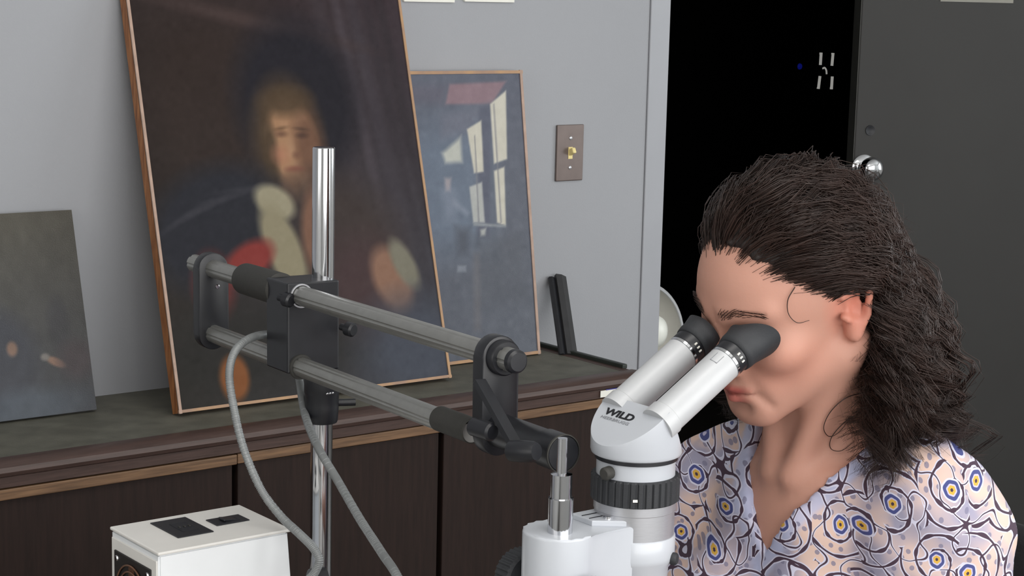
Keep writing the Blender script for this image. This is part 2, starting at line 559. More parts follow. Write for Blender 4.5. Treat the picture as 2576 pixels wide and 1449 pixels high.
# ------------------------------------------------------------------ paintings
class Canvas:
    def __init__(s, w, h, n):
        s.nx, s.ny = int(n * w), int(n * h)
        s.u, s.v = np.meshgrid(np.linspace(0, 1, s.nx + 1), np.linspace(0, 1, s.ny + 1), indexing='xy')
        s.w, s.h = w, h
        s.c = np.zeros(s.u.shape + (3,))

    def fill(s, a, b, c, d):   # corner colours bl, br, tl, tr
        a, b, c, d = [np.array(k, float) for k in (a, b, c, d)]
        u, v = s.u[..., None], s.v[..., None]
        s.c = (a * (1 - u) + b * u) * (1 - v) + (c * (1 - u) + d * u) * v

    def mix(s, msk, col, k=1.0):
        msk = np.clip(msk, 0, 1)[..., None] * k
        s.c = s.c * (1 - msk) + np.array(col, float) * msk

    def ell(s, cx, cy, rx, ry, col, soft=0.3, ang=0.0, k=1.0):
        a = math.radians(ang)
        X = (s.u - cx) * s.w; Y = (s.v - cy) * s.h
        x = X * math.cos(a) + Y * math.sin(a); y = -X * math.sin(a) + Y * math.cos(a)
        d = np.sqrt((x / (rx * s.w)) ** 2 + (y / (ry * s.w)) ** 2)
        s.mix((1 - d) / soft + 0.5, col, k)

    def poly(s, pts, col, soft=0.006, k=1.0):
        """soft-edged convex polygon"""
        P = [(p[0] * s.w, p[1] * s.h) for p in pts]
        ar = sum(P[i][0] * P[(i + 1) % len(P)][1] - P[(i + 1) % len(P)][0] * P[i][1] for i in range(len(P)))
        if ar < 0: P = P[::-1]
        d = np.full(s.u.shape, 9.0)
        X, Y = s.u * s.w, s.v * s.h
        for i in range(len(P)):
            (x0, y0), (x1_, y1_) = P[i], P[(i + 1) % len(P)]
            L = math.hypot(x1_ - x0, y1_ - y0) + 1e-9
            d = np.minimum(d, ((x1_ - x0) * (Y - y0) - (y1_ - y0) * (X - x0)) / L)
        s.mix(d / soft + 0.5, col, k)

    def noise(s, amp, n=24, stretch=(1, 1), seed=0):
        r_ = np.random.default_rng(seed)
        out = np.zeros(s.u.shape)
        for o in range(4):
            gx, gy = max(2, int(n * stretch[0] * 2 ** o)), max(2, int(n * stretch[1] * 2 ** o))
            g = r_.normal(size=(gy + 2, gx + 2))
            X = s.u * gx; Y = s.v * gy
            i = X.astype(int); j = Y.astype(int)
            fx = X - i; fy = Y - j
            fx = fx * fx * (3 - 2 * fx); fy = fy * fy * (3 - 2 * fy)
            out += ((g[j, i] * (1 - fx) + g[j, i + 1] * fx) * (1 - fy) + (g[j + 1, i] * (1 - fx) + g[j + 1, i + 1] * fx) * fy) / 2 ** o
        s.c = s.c + out[..., None] * amp

    def linear(s, gain=1.0):
        v = np.clip(s.c * gain, 2, 250) / 255.0
        return np.where(v <= 0.04045, v / 12.92, ((v + 0.055) / 1.055) ** 2.4)


def paint_board(name, bl, w, h, lean, tilt, th, cv, mt, label, edge, side, group='unframed canvases on the counter', border=0.0, gain=1.0):
    """canvas leaning back against the wall: bl = bottom-left front corner"""
    ez = np.array([0, math.sin(lean), math.cos(lean)])
    ex = np.array([1.0, 0, 0])
    nrm = np.array([0, -math.cos(lean), math.sin(lean)])
    ca, sa = math.cos(tilt), math.sin(tilt)
    ex, ez = ex * ca + ez * sa, -ex * sa + ez * ca
    bl = np.array(bl, float)
    root = thing(name, bl + ex * w / 2 - nrm * th / 2, label, 'painting', group)
    # stretched canvas face as a fine grid
    P = bl + (cv.u * w)[..., None] * ex + (cv.v * h)[..., None] * ez
    ny, nx = cv.u.shape
    idx = np.arange(ny * nx).reshape(ny, nx)
    fs = np.stack([idx[:-1, :-1], idx[:-1, 1:], idx[1:, 1:], idx[1:, :-1]], -1).reshape(-1, 4)
    bz = 0.0015
    me = np_mesh('canvas', (P + nrm * 0.0008).reshape(-1, 3), fs)
    setcol(me, cv.linear(gain).reshape(-1, 3))
    link('canvas', me, mt, root, True)
    rot = Matrix((V3(ex), V3(-nrm), V3(ez))).transposed()
    c = bl + ex * w / 2 + ez * h / 2 - nrm * (th / 2 + 0.0004)
    box('stretcher', c, (w, th, h), side, root, rot=rot)
    if edge is not None:
        e = border
        for k, (cc, sz) in enumerate(((bl + ex * w / 2 + ez * e / 2, (w + 0.002, 0.004, e)), (bl + ex * w / 2 + ez * (h - e / 2), (w + 0.002, 0.004, e)),
                         (bl + ex * e / 2 + ez * h / 2, (e, 0.0041, h + 0.002)), (bl + ex * (w - e / 2) + ez * h / 2, (e, 0.0041, h + 0.002)))):
            em = edge[k] if isinstance(edge, (list, tuple)) else edge
            box('edging', cc + nrm * 0.0006, sz, em, root, rot=rot)
    return root, ex, ez, nrm


M['varnish'] = attr_mat('varnished_canvas', rough=0.45, spec=0.10, bump=0.25, bscale=900)
M['varnish_gloss'] = attr_mat('old_glossy_varnish', rough=0.36, spec=0.35, bump=0.3, bscale=700, coat=0.0, coat_rough=0.35)

# --- large dark canvas: a plain, generic half-length figure in the same colours
W1, H1 = 0.556, 0.715
bl1 = onZ(450, 1040, ZT + 0.0066); br1 = onZ(1130, 948, ZT + 0.0066)
W1 = br1[0] - bl1[0]
lean1 = math.atan2(WY - 0.026 - bl1[1], 0.70)
c1 = Canvas(W1, H1, 330)
c1.fill((52, 49, 45), (74, 76, 84), (54, 44, 43), (68, 56, 62))
c1.noise(3.0, 6, (1, 1), 1)
c1.ell(0.25, 0.72, 0.28, 0.34, (56, 43, 38), 0.9, k=0.7)
for k, (a, wd, cl) in enumerate(((0.80, 0.02, (92, 84, 92)), (0.86, 0.03, (78, 72, 80)), (0.92, 0.02, (60, 54, 60)), (0.73, 0.03, (76, 68, 74)), (0.97, 0.02, (56, 50, 55)))):
    c1.ell(a - 0.02, 0.70, wd, 0.55, cl, 1.2, ang=6, k=0.6)
c1.ell(0.42, 0.92, 0.32, 0.022, (84, 68, 66), 1.3, ang=-12, k=0.8)
c1.ell(0.55, 0.72, 0.22, 0.26, (40, 38, 46), 0.45)                      # dark cap
c1.ell(0.50, 0.63, 0.125, 0.19, (88, 71, 55), 0.5)                      # hair
c1.ell(0.515, 0.615, 0.092, 0.145, (190, 146, 112), 0.3, ang=4)         # face
c1.ell(0.575, 0.60, 0.055, 0.13, (112, 80, 66), 0.9, ang=4, k=0.75)
c1.ell(0.505, 0.722, 0.09, 0.045, (92, 74, 56), 0.9, ang=4, k=0.9)
c1.ell(0.430, 0.60, 0.025, 0.10, (86, 70, 54), 0.9, k=0.9)
c1.ell(0.475, 0.641, 0.020, 0.009, (128, 94, 76), 1.4, k=0.9)
c1.ell(0.552, 0.636, 0.020, 0.009, (92, 68, 58), 1.4, k=0.9)
c1.ell(0.475, 0.655, 0.024, 0.005, (120, 92, 70), 1.6, ang=8, k=0.8)
c1.ell(0.552, 0.652, 0.024, 0.005, (92, 70, 58), 1.6, ang=-8, k=0.8)
c1.ell(0.506, 0.605, 0.012, 0.034, (206, 164, 130), 1.4, k=0.5)
c1.ell(0.522, 0.588, 0.014, 0.010, (128, 90, 74), 1.5, k=0.7)
c1.ell(0.462, 0.59, 0.026, 0.026, (202, 138, 112), 1.6, k=0.6)
c1.ell(0.508, 0.553, 0.028, 0.009, (150, 88, 76), 1.4, k=0.8)
c1.ell(0.50, 0.50, 0.055, 0.06, (166, 126, 98), 0.5)                    # neck
c1.ell(0.60, 0.36, 0.26, 0.22, (72, 62, 60), 0.6)                       # coat
c1.ell(0.22, 0.42, 0.25, 0.19, (47, 48, 56), 0.4, ang=20)               # cloak
for k in range(5):
    c1.ell(0.10 + k * 0.055, 0.45 + 0.015 * k, 0.09, 0.008, (66, 66, 74), 1.4, ang=28 - k * 6, k=0.7)
c1.ell(0.42, 0.475, 0.075, 0.05, (176, 168, 142), 0.45, ang=-30)        # pale collar
c1.ell(0.43, 0.36, 0.062, 0.15, (164, 155, 128), 0.4, ang=18)
c1.ell(0.30, 0.335, 0.10, 0.055, (150, 62, 58), 0.5, ang=28)            # red sleeve
c1.ell(0.17, 0.285, 0.07, 0.10, (120, 58, 56), 0.6, k=0.9)
c1.ell(0.56, 0.40, 0.055, 0.14, (150, 110, 90), 0.5, ang=-6, k=0.9)     # warm patch on the breast
c1.ell(0.72, 0.25, 0.16, 0.16, (84, 64, 66), 0.8, k=0.8)
c1.ell(0.82, 0.265, 0.07, 0.11, (160, 122, 102), 0.45, ang=20)          # second warm patch
c1.ell(0.875, 0.30, 0.04, 0.09, (142, 138, 122), 0.5, ang=25)
c1.ell(0.30, 0.13, 0.4, 0.12, (46, 45, 43), 0.8, k=0.7)
c1.ell(0.88, 0.09, 0.20, 0.16, (86, 92, 106), 0.9, k=0.8)
c1.ell(0.20, 0.065, 0.05, 0.07, (150, 94, 56), 0.4)                     # round ochre fruit
c1.noise(1.6, 60, (1, 1.3), 3)
paint_board('large_painting', bl1, W1, H1, lean1, 0.0, 0.022, c1, M['varnish'],
            'large dark oil canvas of a figure, leaning behind the chrome post', [M['tape'], M['tape'], M['pale_edge'], M['tape']], M['stretcher'], border=0.005, gain=0.80)

# --- smaller interior scene standing behind it
br2 = onZ(1358, 889, ZT + 0.0027)
W2 = 0.40
tr2 = None
lean2 = math.atan2(WY - 0.024 - br2[1], 0.56)
til2 = 0.0
H2 = 0.556
bl2 = np.array([br2[0] - W2 * math.cos(til2), br2[1], ZT + 0.0027])
c2 = Canvas(W2, H2, 400)
c2.fill((84, 88, 100), (92, 97, 108), (92, 98, 114), (84, 88, 104))  # bluish haze of window glare mixed into the paint colours
ez2 = np.array([0, math.sin(lean2), math.cos(lean2)])
n2 = np.array([0, -math.cos(lean2), math.sin(lean2)])


def uv2(px, py):
    d = ray(px, py)
    t = ((bl2 - C_) @ n2) / (d @ n2)
    q = C_ + d * t - bl2
    a, b_ = q[0], q @ ez2
    ca, sa = math.cos(til2), math.sin(til2)
    return ((a * ca + b_ * sa) / W2, (-a * sa + b_ * ca) / H2)


def P2(pts, col, soft=0.004, k=1.0):
    c2.poly([uv2(*p) for p in pts], col, soft, k)


P2([(1000, 330), (1230, 290), (1230, 620), (1000, 660)], (104, 118, 138), 0.10, 0.8)  # soft pale blue glare painted over the left part
P2([(1130, 212), (1272, 205), (1236, 262), (1120, 262)], (138, 112, 122), 0.006)
P2([(1000, 215), (1120, 215), (1115, 262), (1000, 255)], (92, 90, 106), 0.02, 0.8)
P2([(1110, 290), (1230, 262), (1175, 330), (1110, 350)], (106, 108, 124), 0.02, 0.7)
P2([(1205, 270), (1235, 262), (1232, 600), (1200, 600)], (84, 88, 106), 0.01)
pane = (206, 202, 188)
P2([(1232, 262), (1272, 228), (1275, 400), (1242, 412)], pane)
P2([(1174, 325), (1210, 303), (1216, 432), (1192, 436)], pane)
P2([(1112, 385), (1158, 345), (1162, 408), (1120, 410)], (190, 192, 184), 0.01)
P2([(1242, 430), (1268, 420), (1272, 568), (1250, 560)], pane)
P2([(1180, 470), (1212, 458), (1219, 560), (1190, 560)], (178, 180, 178))
P2([(1208, 578), (1222, 574), (1220, 592), (1209, 594)], (176, 178, 176), 0.006)
P2([(1240, 262), (1243, 260), (1262, 560), (1258, 562)], (120, 120, 128), 0.002, 0.7)
P2([(1192, 340), (1195, 340), (1206, 560), (1202, 560)], (120, 120, 128), 0.002, 0.7)
P2([(1190, 560), (1272, 566), (1272, 572), (1190, 568)], (140, 146, 152), 0.004)
P2([(1118, 448), (1134, 448), (1132, 482), (1120, 482)], (170, 160, 164), 0.008, 0.8)
P2([(1112, 480), (1145, 480), (1150, 560), (1118, 560)], (124, 134, 152), 0.02, 0.7)
P2([(1140, 500), (1180, 535), (1176, 545), (1138, 515)], (140, 148, 164), 0.01, 0.6)
P2([(1146, 572), (1180, 575), (1176, 640), (1152, 640)], (66, 70, 82), 0.02, 0.7)
P2([(1150, 668), (1172, 668), (1172, 684), (1150, 684)], (142, 148, 160), 0.005, 0.7)
P2([(1196, 600), (1310, 590), (1330, 760), (1200, 770)], (80, 84, 94), 0.03, 0.6)
P2([(1192, 640), (1204, 640), (1208, 830), (1194, 830)], (112, 108, 112), 0.015, 0.6)
c2.noise(2.6, 30, (1, 1.4), 5)
paint_board('small_painting', bl2, W2, H2, lean2, til2, 0.018, c2, M['varnish_gloss'],
            'smaller painting of a room with tall windows, bluish from glare in its colours, behind the large canvas', [M['tape'], M['tape'], M['tape'], M['pale_edge']], M['tape'], border=0.006, gain=0.90)

# --- canvas cut by the left edge of the photograph
br0 = onZ(243, 1030, ZT + 0.004)
W0, H0 = 0.30, 0.335
lean0 = math.atan2(WY - 0.018 - br0[1], 0.33)
til0 = 0.0
bl0 = np.array([br0[0] - W0 * math.cos(til0), br0[1], ZT + 0.004])
c0 = Canvas(W0, H0, 400)
c0.fill((58, 62, 70), (50, 52, 60), (98, 94, 80), (82, 77, 65))
c0.ell(0.40, 0.28, 0.30, 0.30, (58, 61, 72), 0.4)
c0.ell(0.40, 0.62, 0.11, 0.14, (134, 106, 84), 0.4)
c0.ell(0.40, 0.50, 0.10, 0.03, (150, 148, 138), 0.6)
c0.ell(0.56, 0.34, 0.03, 0.04, (150, 118, 100), 0.6)
c0.ell(0.80, 0.255, 0.06, 0.022, (158, 122, 102), 0.5, ang=-28)
c0.ell(0.74, 0.285, 0.025, 0.02, (138, 132, 128), 0.7)
c0.ell(0.84, 0.44, 0.06, 0.14, (50, 49, 54), 0.7, k=0.8)
c0.ell(0.92, 0.26, 0.10, 0.10, (68, 54, 58), 0.8, k=0.8)
c0.ell(0.62, 0.05, 0.32, 0.10, (86, 98, 112), 0.9, k=0.7)  # bluish varnish sheen painted in along the foot
c0.noise(3.0, 20, (1, 0.8), 8)
paint_board('portrait_canvas', bl0, W0, H0, lean0, til0, 0.012, c0, M['varnish_gloss'],
            'small dark portrait canvas at the left edge leaning on the wall', None, M['dark_edge'], gain=0.78)

# --- pair of black frame mouldings leaning on the wall
b0 = onZ(1432, 889, ZT); t0 = onY(1400, 697, WY - 0.012)
b0 = np.array([b0[0], min(b0[1], WY - 0.035), ZT])
b0 = onZ(1428, 893, ZT)
ml = thing('frame_moulding', b0, 'short black frame moulding leaning on the wall beside the small painting', 'moulding')
ax_ = t0 - b0
L_ = np.linalg.norm(ax_)
fr = frame(ax_, (1, 0, 0))
Tm = Matrix.Translation(V3(b0)) @ fr.to_4x4()
extrude('face_strip', [(-0.004, 0.002), (0.019, 0.002), (0.020, -0.005), (0.008, -0.008), (-0.004, -0.006)], L_ + 0.004, M['moulding'], ml, Tm, bevel=0.0008, seg=1)
extrude('rebate_strip', [(-0.017, 0.006), (-0.005, 0.006), (-0.005, -0.001), (-0.012, -0.002), (-0.017, 0.001)], L_ - 0.002, M['black_metal'], ml, Tm, bevel=0.0008, seg=1)

# ------------------------------------------------------------------ dark room: lamp, plate, LED
lx0 = at(1606, 858, 4.12)
la = np.array([0.62, -0.78, 0.02]); la = la / np.linalg.norm(la)
la = np.array([-0.03, -1, 0.05]); la /= np.linalg.norm(la)
lamp = thing('reflector_lamp', (lx0[0], lx0[1] + 0.15, 0), 'white bowl reflector lamp in the dark doorway beside the door frame', 'lamp')
rp = [(0.132, 0.0), (0.134, -0.003), (0.131, -0.006), (0.118, -0.045), (0.085, -0.085), (0.035, -0.108), (0.03, -0.15), (0.0, -0.15)]
ri = [(0.0, -0.106), (0.034, -0.105), (0.083, -0.082), (0.115, -0.043), (0.127, -0.004), (0.132, 0.0)]
lathe('reflector', rp[::-1] + [(0.127, 0.001)] + ri[::-1][1:], lx0, la, M['lamp_in'], lamp, 56)
lathe('rim', [(0.127, 0.001), (0.128, 0.004), (0.132, 0.005), (0.135, 0.002), (0.134, -0.002)], lx0, la, M['tube_white'], lamp, 56, ring=True)
lathe('bulb', [(0.0, -0.103), (0.016, -0.102), (0.018, -0.08), (0.03, -0.06), (0.04, -0.03), (0.042, -0.01), (0.036, 0.014), (0.02, 0.028), (0, 0.033)], lx0 + R_ * 0.03 + U_ * 0.022, la, M['bulb'], lamp, 32)
rod('stand', (lx0[0] - la[0] * 0.15, lx0[1] + 0.15, 0.02), (lx0[0] - la[0] * 0.15, lx0[1] + 0.15, lx0[2]), 0.011, M['black_metal'], lamp, 20)
lathe('foot', [(0.14, 0), (0.14, 0.014), (0.02, 0.03), (0, 0.03)], (lx0[0] - la[0] * 0.15, lx0[1] + 0.15, 0), (0, 0, 1), M['black_metal'], lamp, 36)

wy = 5.02


def onback(px, py):
    return onY(px, py, wy)


pc = onback(2072, 178)
pl = thing('wall_panel', (pc[0], wy, pc[2] - 0.06), 'black panel with four pale upright slots far inside the dark doorway', 'panel')
box('backing', (pc[0], wy - 0.006, pc[2]), (0.10, 0.012, 0.13), M['unlit_black'], pl, bevel=0.002)
for (a, b_) in (((2059, 132), (2057, 163)), ((2089, 133), (2086, 165)), ((2056, 191), (2052, 223)), ((2087, 192), (2085, 224))):
    A, B = onback(*a), onback(*b_)
    A[1] = B[1] = wy - 0.0135
    rod('glow_bar', A, B, 0.0062, M['slot'], pl, 12)
hk = [onback(2063, 172), onback(2068, 170), onback(2072, 176), onback(2073, 186)]
for q in hk: q[1] = wy - 0.0135
sweep('hook', spline(hk, 12), 0.0035, M['slot'], pl, 8)
lq = onback(2009, 167)
led = thing('indicator_light', (lq[0], wy, lq[2]), 'tiny dim blue indicator light in the dark doorway', 'indicator')
lathe('lens', [(0.012, 0), (0.011, 0.004), (0.006, 0.008), (0, 0.009)], (lq[0], wy - 0.005, lq[2]), (0, -1, 0), M['led'], led, 20)
box('housing', (lq[0], wy - 0.0025, lq[2]), (0.034, 0.005, 0.034), M['unlit_black'], led, bevel=0.001)

# ------------------------------------------------------------------ work table (below the frame, carries stand and box)
TZ = 0.74
tb = thing('work_table', (0.70, 1.45, 0), 'work table carrying the microscope stand and the light box', 'table')
box('table_top', (0.71, 1.38, TZ - 0.014), (0.84, 1.36, 0.028), M['table'], tb, bevel=0.004)
for sx in (0.34, 1.08):
    for sy in (0.75, 2.0):
        box('leg', (sx, sy, (TZ - 0.028) / 2), (0.045, 0.045, TZ - 0.028), M['black_metal'], tb, bevel=0.003)

# ------------------------------------------------------------------ boom stand
tL = at(490, 662, 2.28); tR = at(1300, 910, 1.66)
bd = tL - tR; BL = np.linalg.norm(bd); bd = bd / BL
drop = np.array([0, 0, -0.0805])
side = np.cross(bd, [0, 0, 1.0]); side /= np.linalg.norm(side)     # roughly +X
upv = np.cross(side, bd)
post_xy = at(812, 700, 2.075)
PX, PY = post_xy[0], post_xy[1]
st = thing('boom_stand', (PX, PY, TZ), 'black and chrome boom stand with two steel tubes holding the microscope', 'stand')
zp1 = zat(PX, PY, 370)
rod('post', (PX, PY, TZ + 0.02), (PX, PY, zp1), 0.0126, M['chrome'], st, 48, bev=0.001)
box('base_plate', (PX - 0.0, PY, TZ + 0.01), (0.13, 0.26, 0.02), M['black_metal'], st, bevel=0.004)
TR_ = 0.0110


def along(t, dz=0.0, ds=0.0):
    """t = distance from the near end of the boom"""
    return tR + bd * t + np.array([0, 0, dz]) + side * ds


def grooved(r, h, a):
    q = (a % (math.pi / 3)) - math.pi / 6
    return r - (0.0008 if abs(q) < 0.09 else 0.0)


lathe('upper_tube', [(0, 0.004), (TR_, 0.004), (TR_, BL), (TR_ - 0.002, BL + 0.0005), (0, BL + 0.0005)], tR, bd, M['tube'], st, 72, rfun=grooved)
lathe('end_cap', [(0, -0.003), (0.0085, -0.003), (0.0108, -0.0008), (0.0113, 0.004), (0, 0.004)], tR, bd, M['black_metal'], st, 40)
frb = frame(bd, side)        # x = side, y = , z = along boom


def stadium(w, h, n=14):
    """rounded-end plate outline: x half-width w, from y=+0 (top centre) to y=-h (bottom centre)"""
    pts = []
    for k in range(n + 1):
        a = math.pi * k / n
        pts.append((w * math.cos(a), w * math.sin(a)))
    for k in range(n + 1):
        a = math.pi + math.pi * k / n
        pts.append((w * math.cos(a), -h + w * math.sin(a)))
    return pts


# frame with x=side, y=up
fb = Matrix((V3(side), V3(upv), V3(-bd))).transposed()
# which distance along the boom is seen at which column?


def t_at(px, dz=0.0, ds=0.0):
    lo, hi = -0.3, BL + 0.2
    for _ in range(50):
        mid = (lo + hi) / 2
        q = along(mid, dz, ds) - C_
        x = CX + FPX * (q @ R_) / (q @ F_)
        if x > px: lo = mid
        else: hi = mid
    return (lo + hi) / 2


tl = t_at(530)
Tp = Matrix.Translation(V3(along(tl + 0.009))) @ fb.to_4x4()
plL = extrude('end_plate', stadium(0.0195, 0.0805), 0.018, M['black_metal'], st, Tp, bevel=0.0015, smooth=True)
lathe('set_screw', [(0.0028, 0), (0.0026, 0.0012), (0, 0.0014)], along(tl - 0.009, -0.022, 0.005), -bd, M['chrome'], plL, 12)
tr = t_at(1247)
Tp = Matrix.Translation(V3(along(tr + 0.008))) @ fb.to_4x4()
plR = extrude('end_plate', stadium(0.0195, 0.074), 0.017, M['black_metal'], st, Tp, bevel=0.0015, smooth=True)
lathe('collar', [(0, 0), (0.0165, 0), (0.0165, 0.008), (0.015, 0.010), (0, 0.010)], along(tr - 0.009), -bd, M['black_metal'], plR, 40)
# lower tube
lz = -0.0805
tl2 = t_at(1188, lz)
a = along(tl2, lz); b_ = along(tl + 0.008, lz)
lathe('lower_tube', [(0, 0), (TR_, 0), (TR_, np.linalg.norm(b_ - a)), (0, np.linalg.norm(b_ - a))], a, b_ - a, M['tube'], st, 72, rfun=grooved)
lathe('tube_sleeve', [(0.0115, 0), (0.0125, 0.001), (0.0125, 0.062), (0.0115, 0.063)], along(t_at(1196, lz) + 0.004, lz + 0.0012), bd, M['black_matt'], st, 36, ring=True)
# clamp block on the post
tb1 = t_at(757)
bc = along(tb1 + 0.0, -0.0365)
blk_c = np.array([(bc[0] + PX) / 2 + 0.001, PY - 0.003, tR[2] - 0.0425 + 0.006])
rotb = Matrix((V3(side), V3(bd), V3(upv))).transposed()
blk = box('clamp_block', (bc + side * 0.016 + bd * 0.028), (0.064, 0.056, 0.102), M['black_metal'], st, rot=rotb, bevel=0.002)
lathe('tube_ring', [(0.0118, 0), (0.0135, 0), (0.0135, 0.0025), (0.0118, 0.0025)], along(tb1), -bd, M['brushed'], blk, 40, ring=True)
lathe('tube_bush', [(0.0112, 0), (0.0145, 0), (0.014, 0.003), (0.0112, 0.003)], along(tb1, lz), -bd, M['black_matt'], blk, 40, ring=True)
for (px, py, dd) in ((702, 748, 2.03), (858, 822, 2.045)):
    q = at(px, py, dd)
    lathe('thumb_screw', [(0.004, 0), (0.004, 0.008), (0.008, 0.009), (0.008, 0.017), (0.006, 0.019), (0, 0.019)], q, (0.3, -1, -0.1), M['black_metal'], blk, 18)
# sleeve on the upper tube behind the block
ts0, ts1 = tb1 + 0.05, t_at(617)
lathe('sleeve', [(0.0112, 0), (0.0160, 0.0005), (0.0190, 0.002), (0.0185, ts1 - ts0 - 0.002), (0.0175, ts1 - ts0), (0.0112, ts1 - ts0)], along(ts0), bd, M['black_matt'], st, 44, ring=True)
# safety collar on the post under the block
zc0, zc1 = zat(PX, PY, 1062), zat(PX, PY, 948)
col = lathe('post_collar', [(0.0128, 0), (0.0175, 0.0005), (0.0185, 0.003), (0.0195, 0.02), (0.0195, 0.033), (0.0205, 0.036), (0.0205, zc1 - zc0 - 0.001), (0.0128, zc1 - zc0)],
            (PX, PY, zc0), (0, 0, 1), M['black_metal'], st, 44, ring=True)
q = np.array([PX, PY, (zc0 + zc1) / 2 - 0.004])
rod('wing_screw', q + side * 0.016 - bd * 0.006, q + side * 0.036 - bd * 0.014, 0.0042, M['black_metal'], col, 16)
for k in (-1, 0, 1):
    lathe('bead', [(0.0016, 0), (0.0012, 0.001), (0, 0.0014)], (PX + k * 0.0036 - 0.002, PY - 0.0203, zat(PX, PY, 981)), (0, -1, 0), M['chrome'], col, 10)
# near-end clamp cylinder, coaxial with the lower tube
cz = lz + 0.0115
td = t_at(1418, cz)
lathe('clamp_cylinder', [(0.0, 0), (0.0155, 0), (0.0172, 0.002), (0.0172, 0.026), (0.0160, 0.030), (0.0160, tr - td + 0.012), (0.010, tr - td + 0.016), (0, tr - td + 0.016)],
      along(td, cz), bd, M['black_metal'], st, 56)
lathe('clamp_ring', [(0.0164, -0.0003), (0.0174, 0.0), (0.0176, 0.0012), (0.0164, 0.0012)], along(td, cz), bd, M['black_matt'], st, 48, ring=True)
# lever and handle
p1 = at(1205, 958, 1.655); p2 = at(1302, 1130, 1.60)
lv = p2 - p1
fl = frame(lv, -bd)
Tl = Matrix.Translation(V3(p1)) @ fl.to_4x4()
lev = extrude('lever', [(-0.003, -0.0055), (0.003, -0.0055), (0.003, 0.0055), (-0.003, 0.0055)], float(np.linalg.norm(lv)), M['black_metal'], st, Tl, bevel=0.001)
ha, hb = at(1282, 1134, 1.598), at(1366, 1137, 1.575)
lathe('lever_handle', [(0, 0), (0.007, 0), (0.0092, 0.002), (0.0098, 0.012), (0.0092, 0.026), (0.0075, 0.030), (0, 0.030)], ha, hb - ha, M['black_metal'], lev, 28)
ka, kb = at(1188, 1072, 1.645), at(1240, 1088, 1.625)
rod('pivot_bolt', ka, kb, 0.0085, M['black_metal'], st, 24, bev=0.002)

# ------------------------------------------------------------------ microscope
ax0 = at(1597, 1240, 1.61)
AX, AY = ax0[0], ax0[1]
zh = lambda py: zat(AX, AY, py)
ms = thing('stereo_microscope', (AX - 0.04, AY, zh(1410) - 0.1), 'white stereo microscope with two angled eyepieces hung from the boom', 'microscope')
z_head, z_rt, z_rb, z_hold, z_low = zh(1139), zh(1188), zh(1252), zh(1337), zh(1412)
# objective carrier ring
lathe('carrier_ring', [(0.0, -0.045), (0.029, -0.045), (0.032, 0.0), (0.0365, 0.006), (0.0370, 0.010), (0.0370, z_hold - z_low - 0.001), (0.0362, z_hold - z_low), (0.0, z_hold - z_low)],
      (AX, AY, z_low), (0, 0, 1), M['scope_white'], ms, 72)
lathe('objective', [(0.0, -0.09), (0.024, -0.09), (0.027, -0.07), (0.028, -0.04), (0.0, -0.04)], (AX, AY, z_low), (0, 0, 1), M['black_metal'], ms, 48)
lathe('silver_barrel', [(0.0, 0), (0.0355, 0), (0.0355, (z_rb - z_hold) * 0.72), (0.0362, (z_rb - z_hold) * 0.74), (0.0362, z_rb - z_hold + 0.002), (0, z_rb - z_hold + 0.002)],
      (AX, AY, z_hold), (0, 0, 1), M['brushed'], ms, 80)


def ribs(r, h, a):
    if r < 0.0385: return r
    q = (a * 36 / (2 * math.pi)) % 1.0
    return r - (0.0016 if q < 0.30 else 0.0)


zr = z_rt - z_rb
lathe('zoom_ring', [(0.0, 0), (0.0375, 0), (0.0392, 0.0012), (0.0392, zr - 0.0012), (0.0375, zr), (0, zr)], (AX, AY, z_rb), (0, 0, 1), M['rubber'], ms, 216, rfun=ribs, ang=25)
box('zoom_mark', at(1598, 1261, 1.61 - 0.0402), (0.004, 0.001, 0.0022), M['paper'], ms, rot=Matrix((V3(R_), V3(F_), V3(U_))).transposed())
lathe('upper_collar', [(0.0, 0), (0.0348, 0), (0.0348, z_head - z_rt - 0.003), (0.0, z_head - z_rt - 0.003)], (AX, AY, z_rt), (0, 0, 1), M['scope_white'], ms, 72)
lathe('dark_gap_ring', [(0.0, 0), (0.0366, 0), (0.0366, 0.0042), (0.0, 0.0042)], (AX, AY, z_head - 0.0036), (0, 0, 1), M['black_metal'], ms, 64)
q = at(1512, 1180, 1.60)
lathe('lock_screw', [(0.003, 0), (0.003, 0.006), (0.0058, 0.007), (0.0058, 0.014), (0.004, 0.016), (0, 0.016)], np.array([AX - 0.030, AY - 0.006, (z_head + z_rt) / 2 - 0.002]), (-1, -0.25, 0), M['black_matt'], ms, 18)
# binocular head: round body cut by two slanted planes
TA = math.radians(31.0)
D = np.array([math.cos(TA), 0, math.sin(TA)])
Tm_ = onY(1768, 901, AY)                       # middle between the two tube tops
IPD = 0.0545
bm = bmesh.new()
hseg = 96
HR = 0.0405
rings = [(0.0375, 0.0), (0.0395, 0.0012), (HR, 0.004), (HR, 0.085)]
prev = None
for (r_, h_) in rings:
    ring = [bm.verts.new((AX + r_ * math.cos(2 * math.pi * k / hseg), AY + r_ * math.sin(2 * math.pi * k / hseg) * 1.0, z_head + h_)) for k in range(hseg)]
    if prev:
        for k in range(hseg):
            bm.faces.new((prev[k], prev[(k + 1) % hseg], ring[(k + 1) % hseg], ring[k]))
    else:
        bm.faces.new(ring[::-1])
    prev = ring
bm.faces.new(prev)


def cut(co, no):
    g = bm.verts[:] + bm.edges[:] + bm.faces[:]
    res = bmesh.ops.bisect_plane(bm, geom=g, plane_co=V3(co), plane_no=V3(no), clear_outer=True)
    es = [e for e in res['geom_cut'] if isinstance(e, bmesh.types.BMEdge)]
    bmesh.ops.contextual_create(bm, geom=es)


# face carrying the tubes (normal along the tubes)
baseT = Tm_ - D * 0.0815
cut(baseT, D)
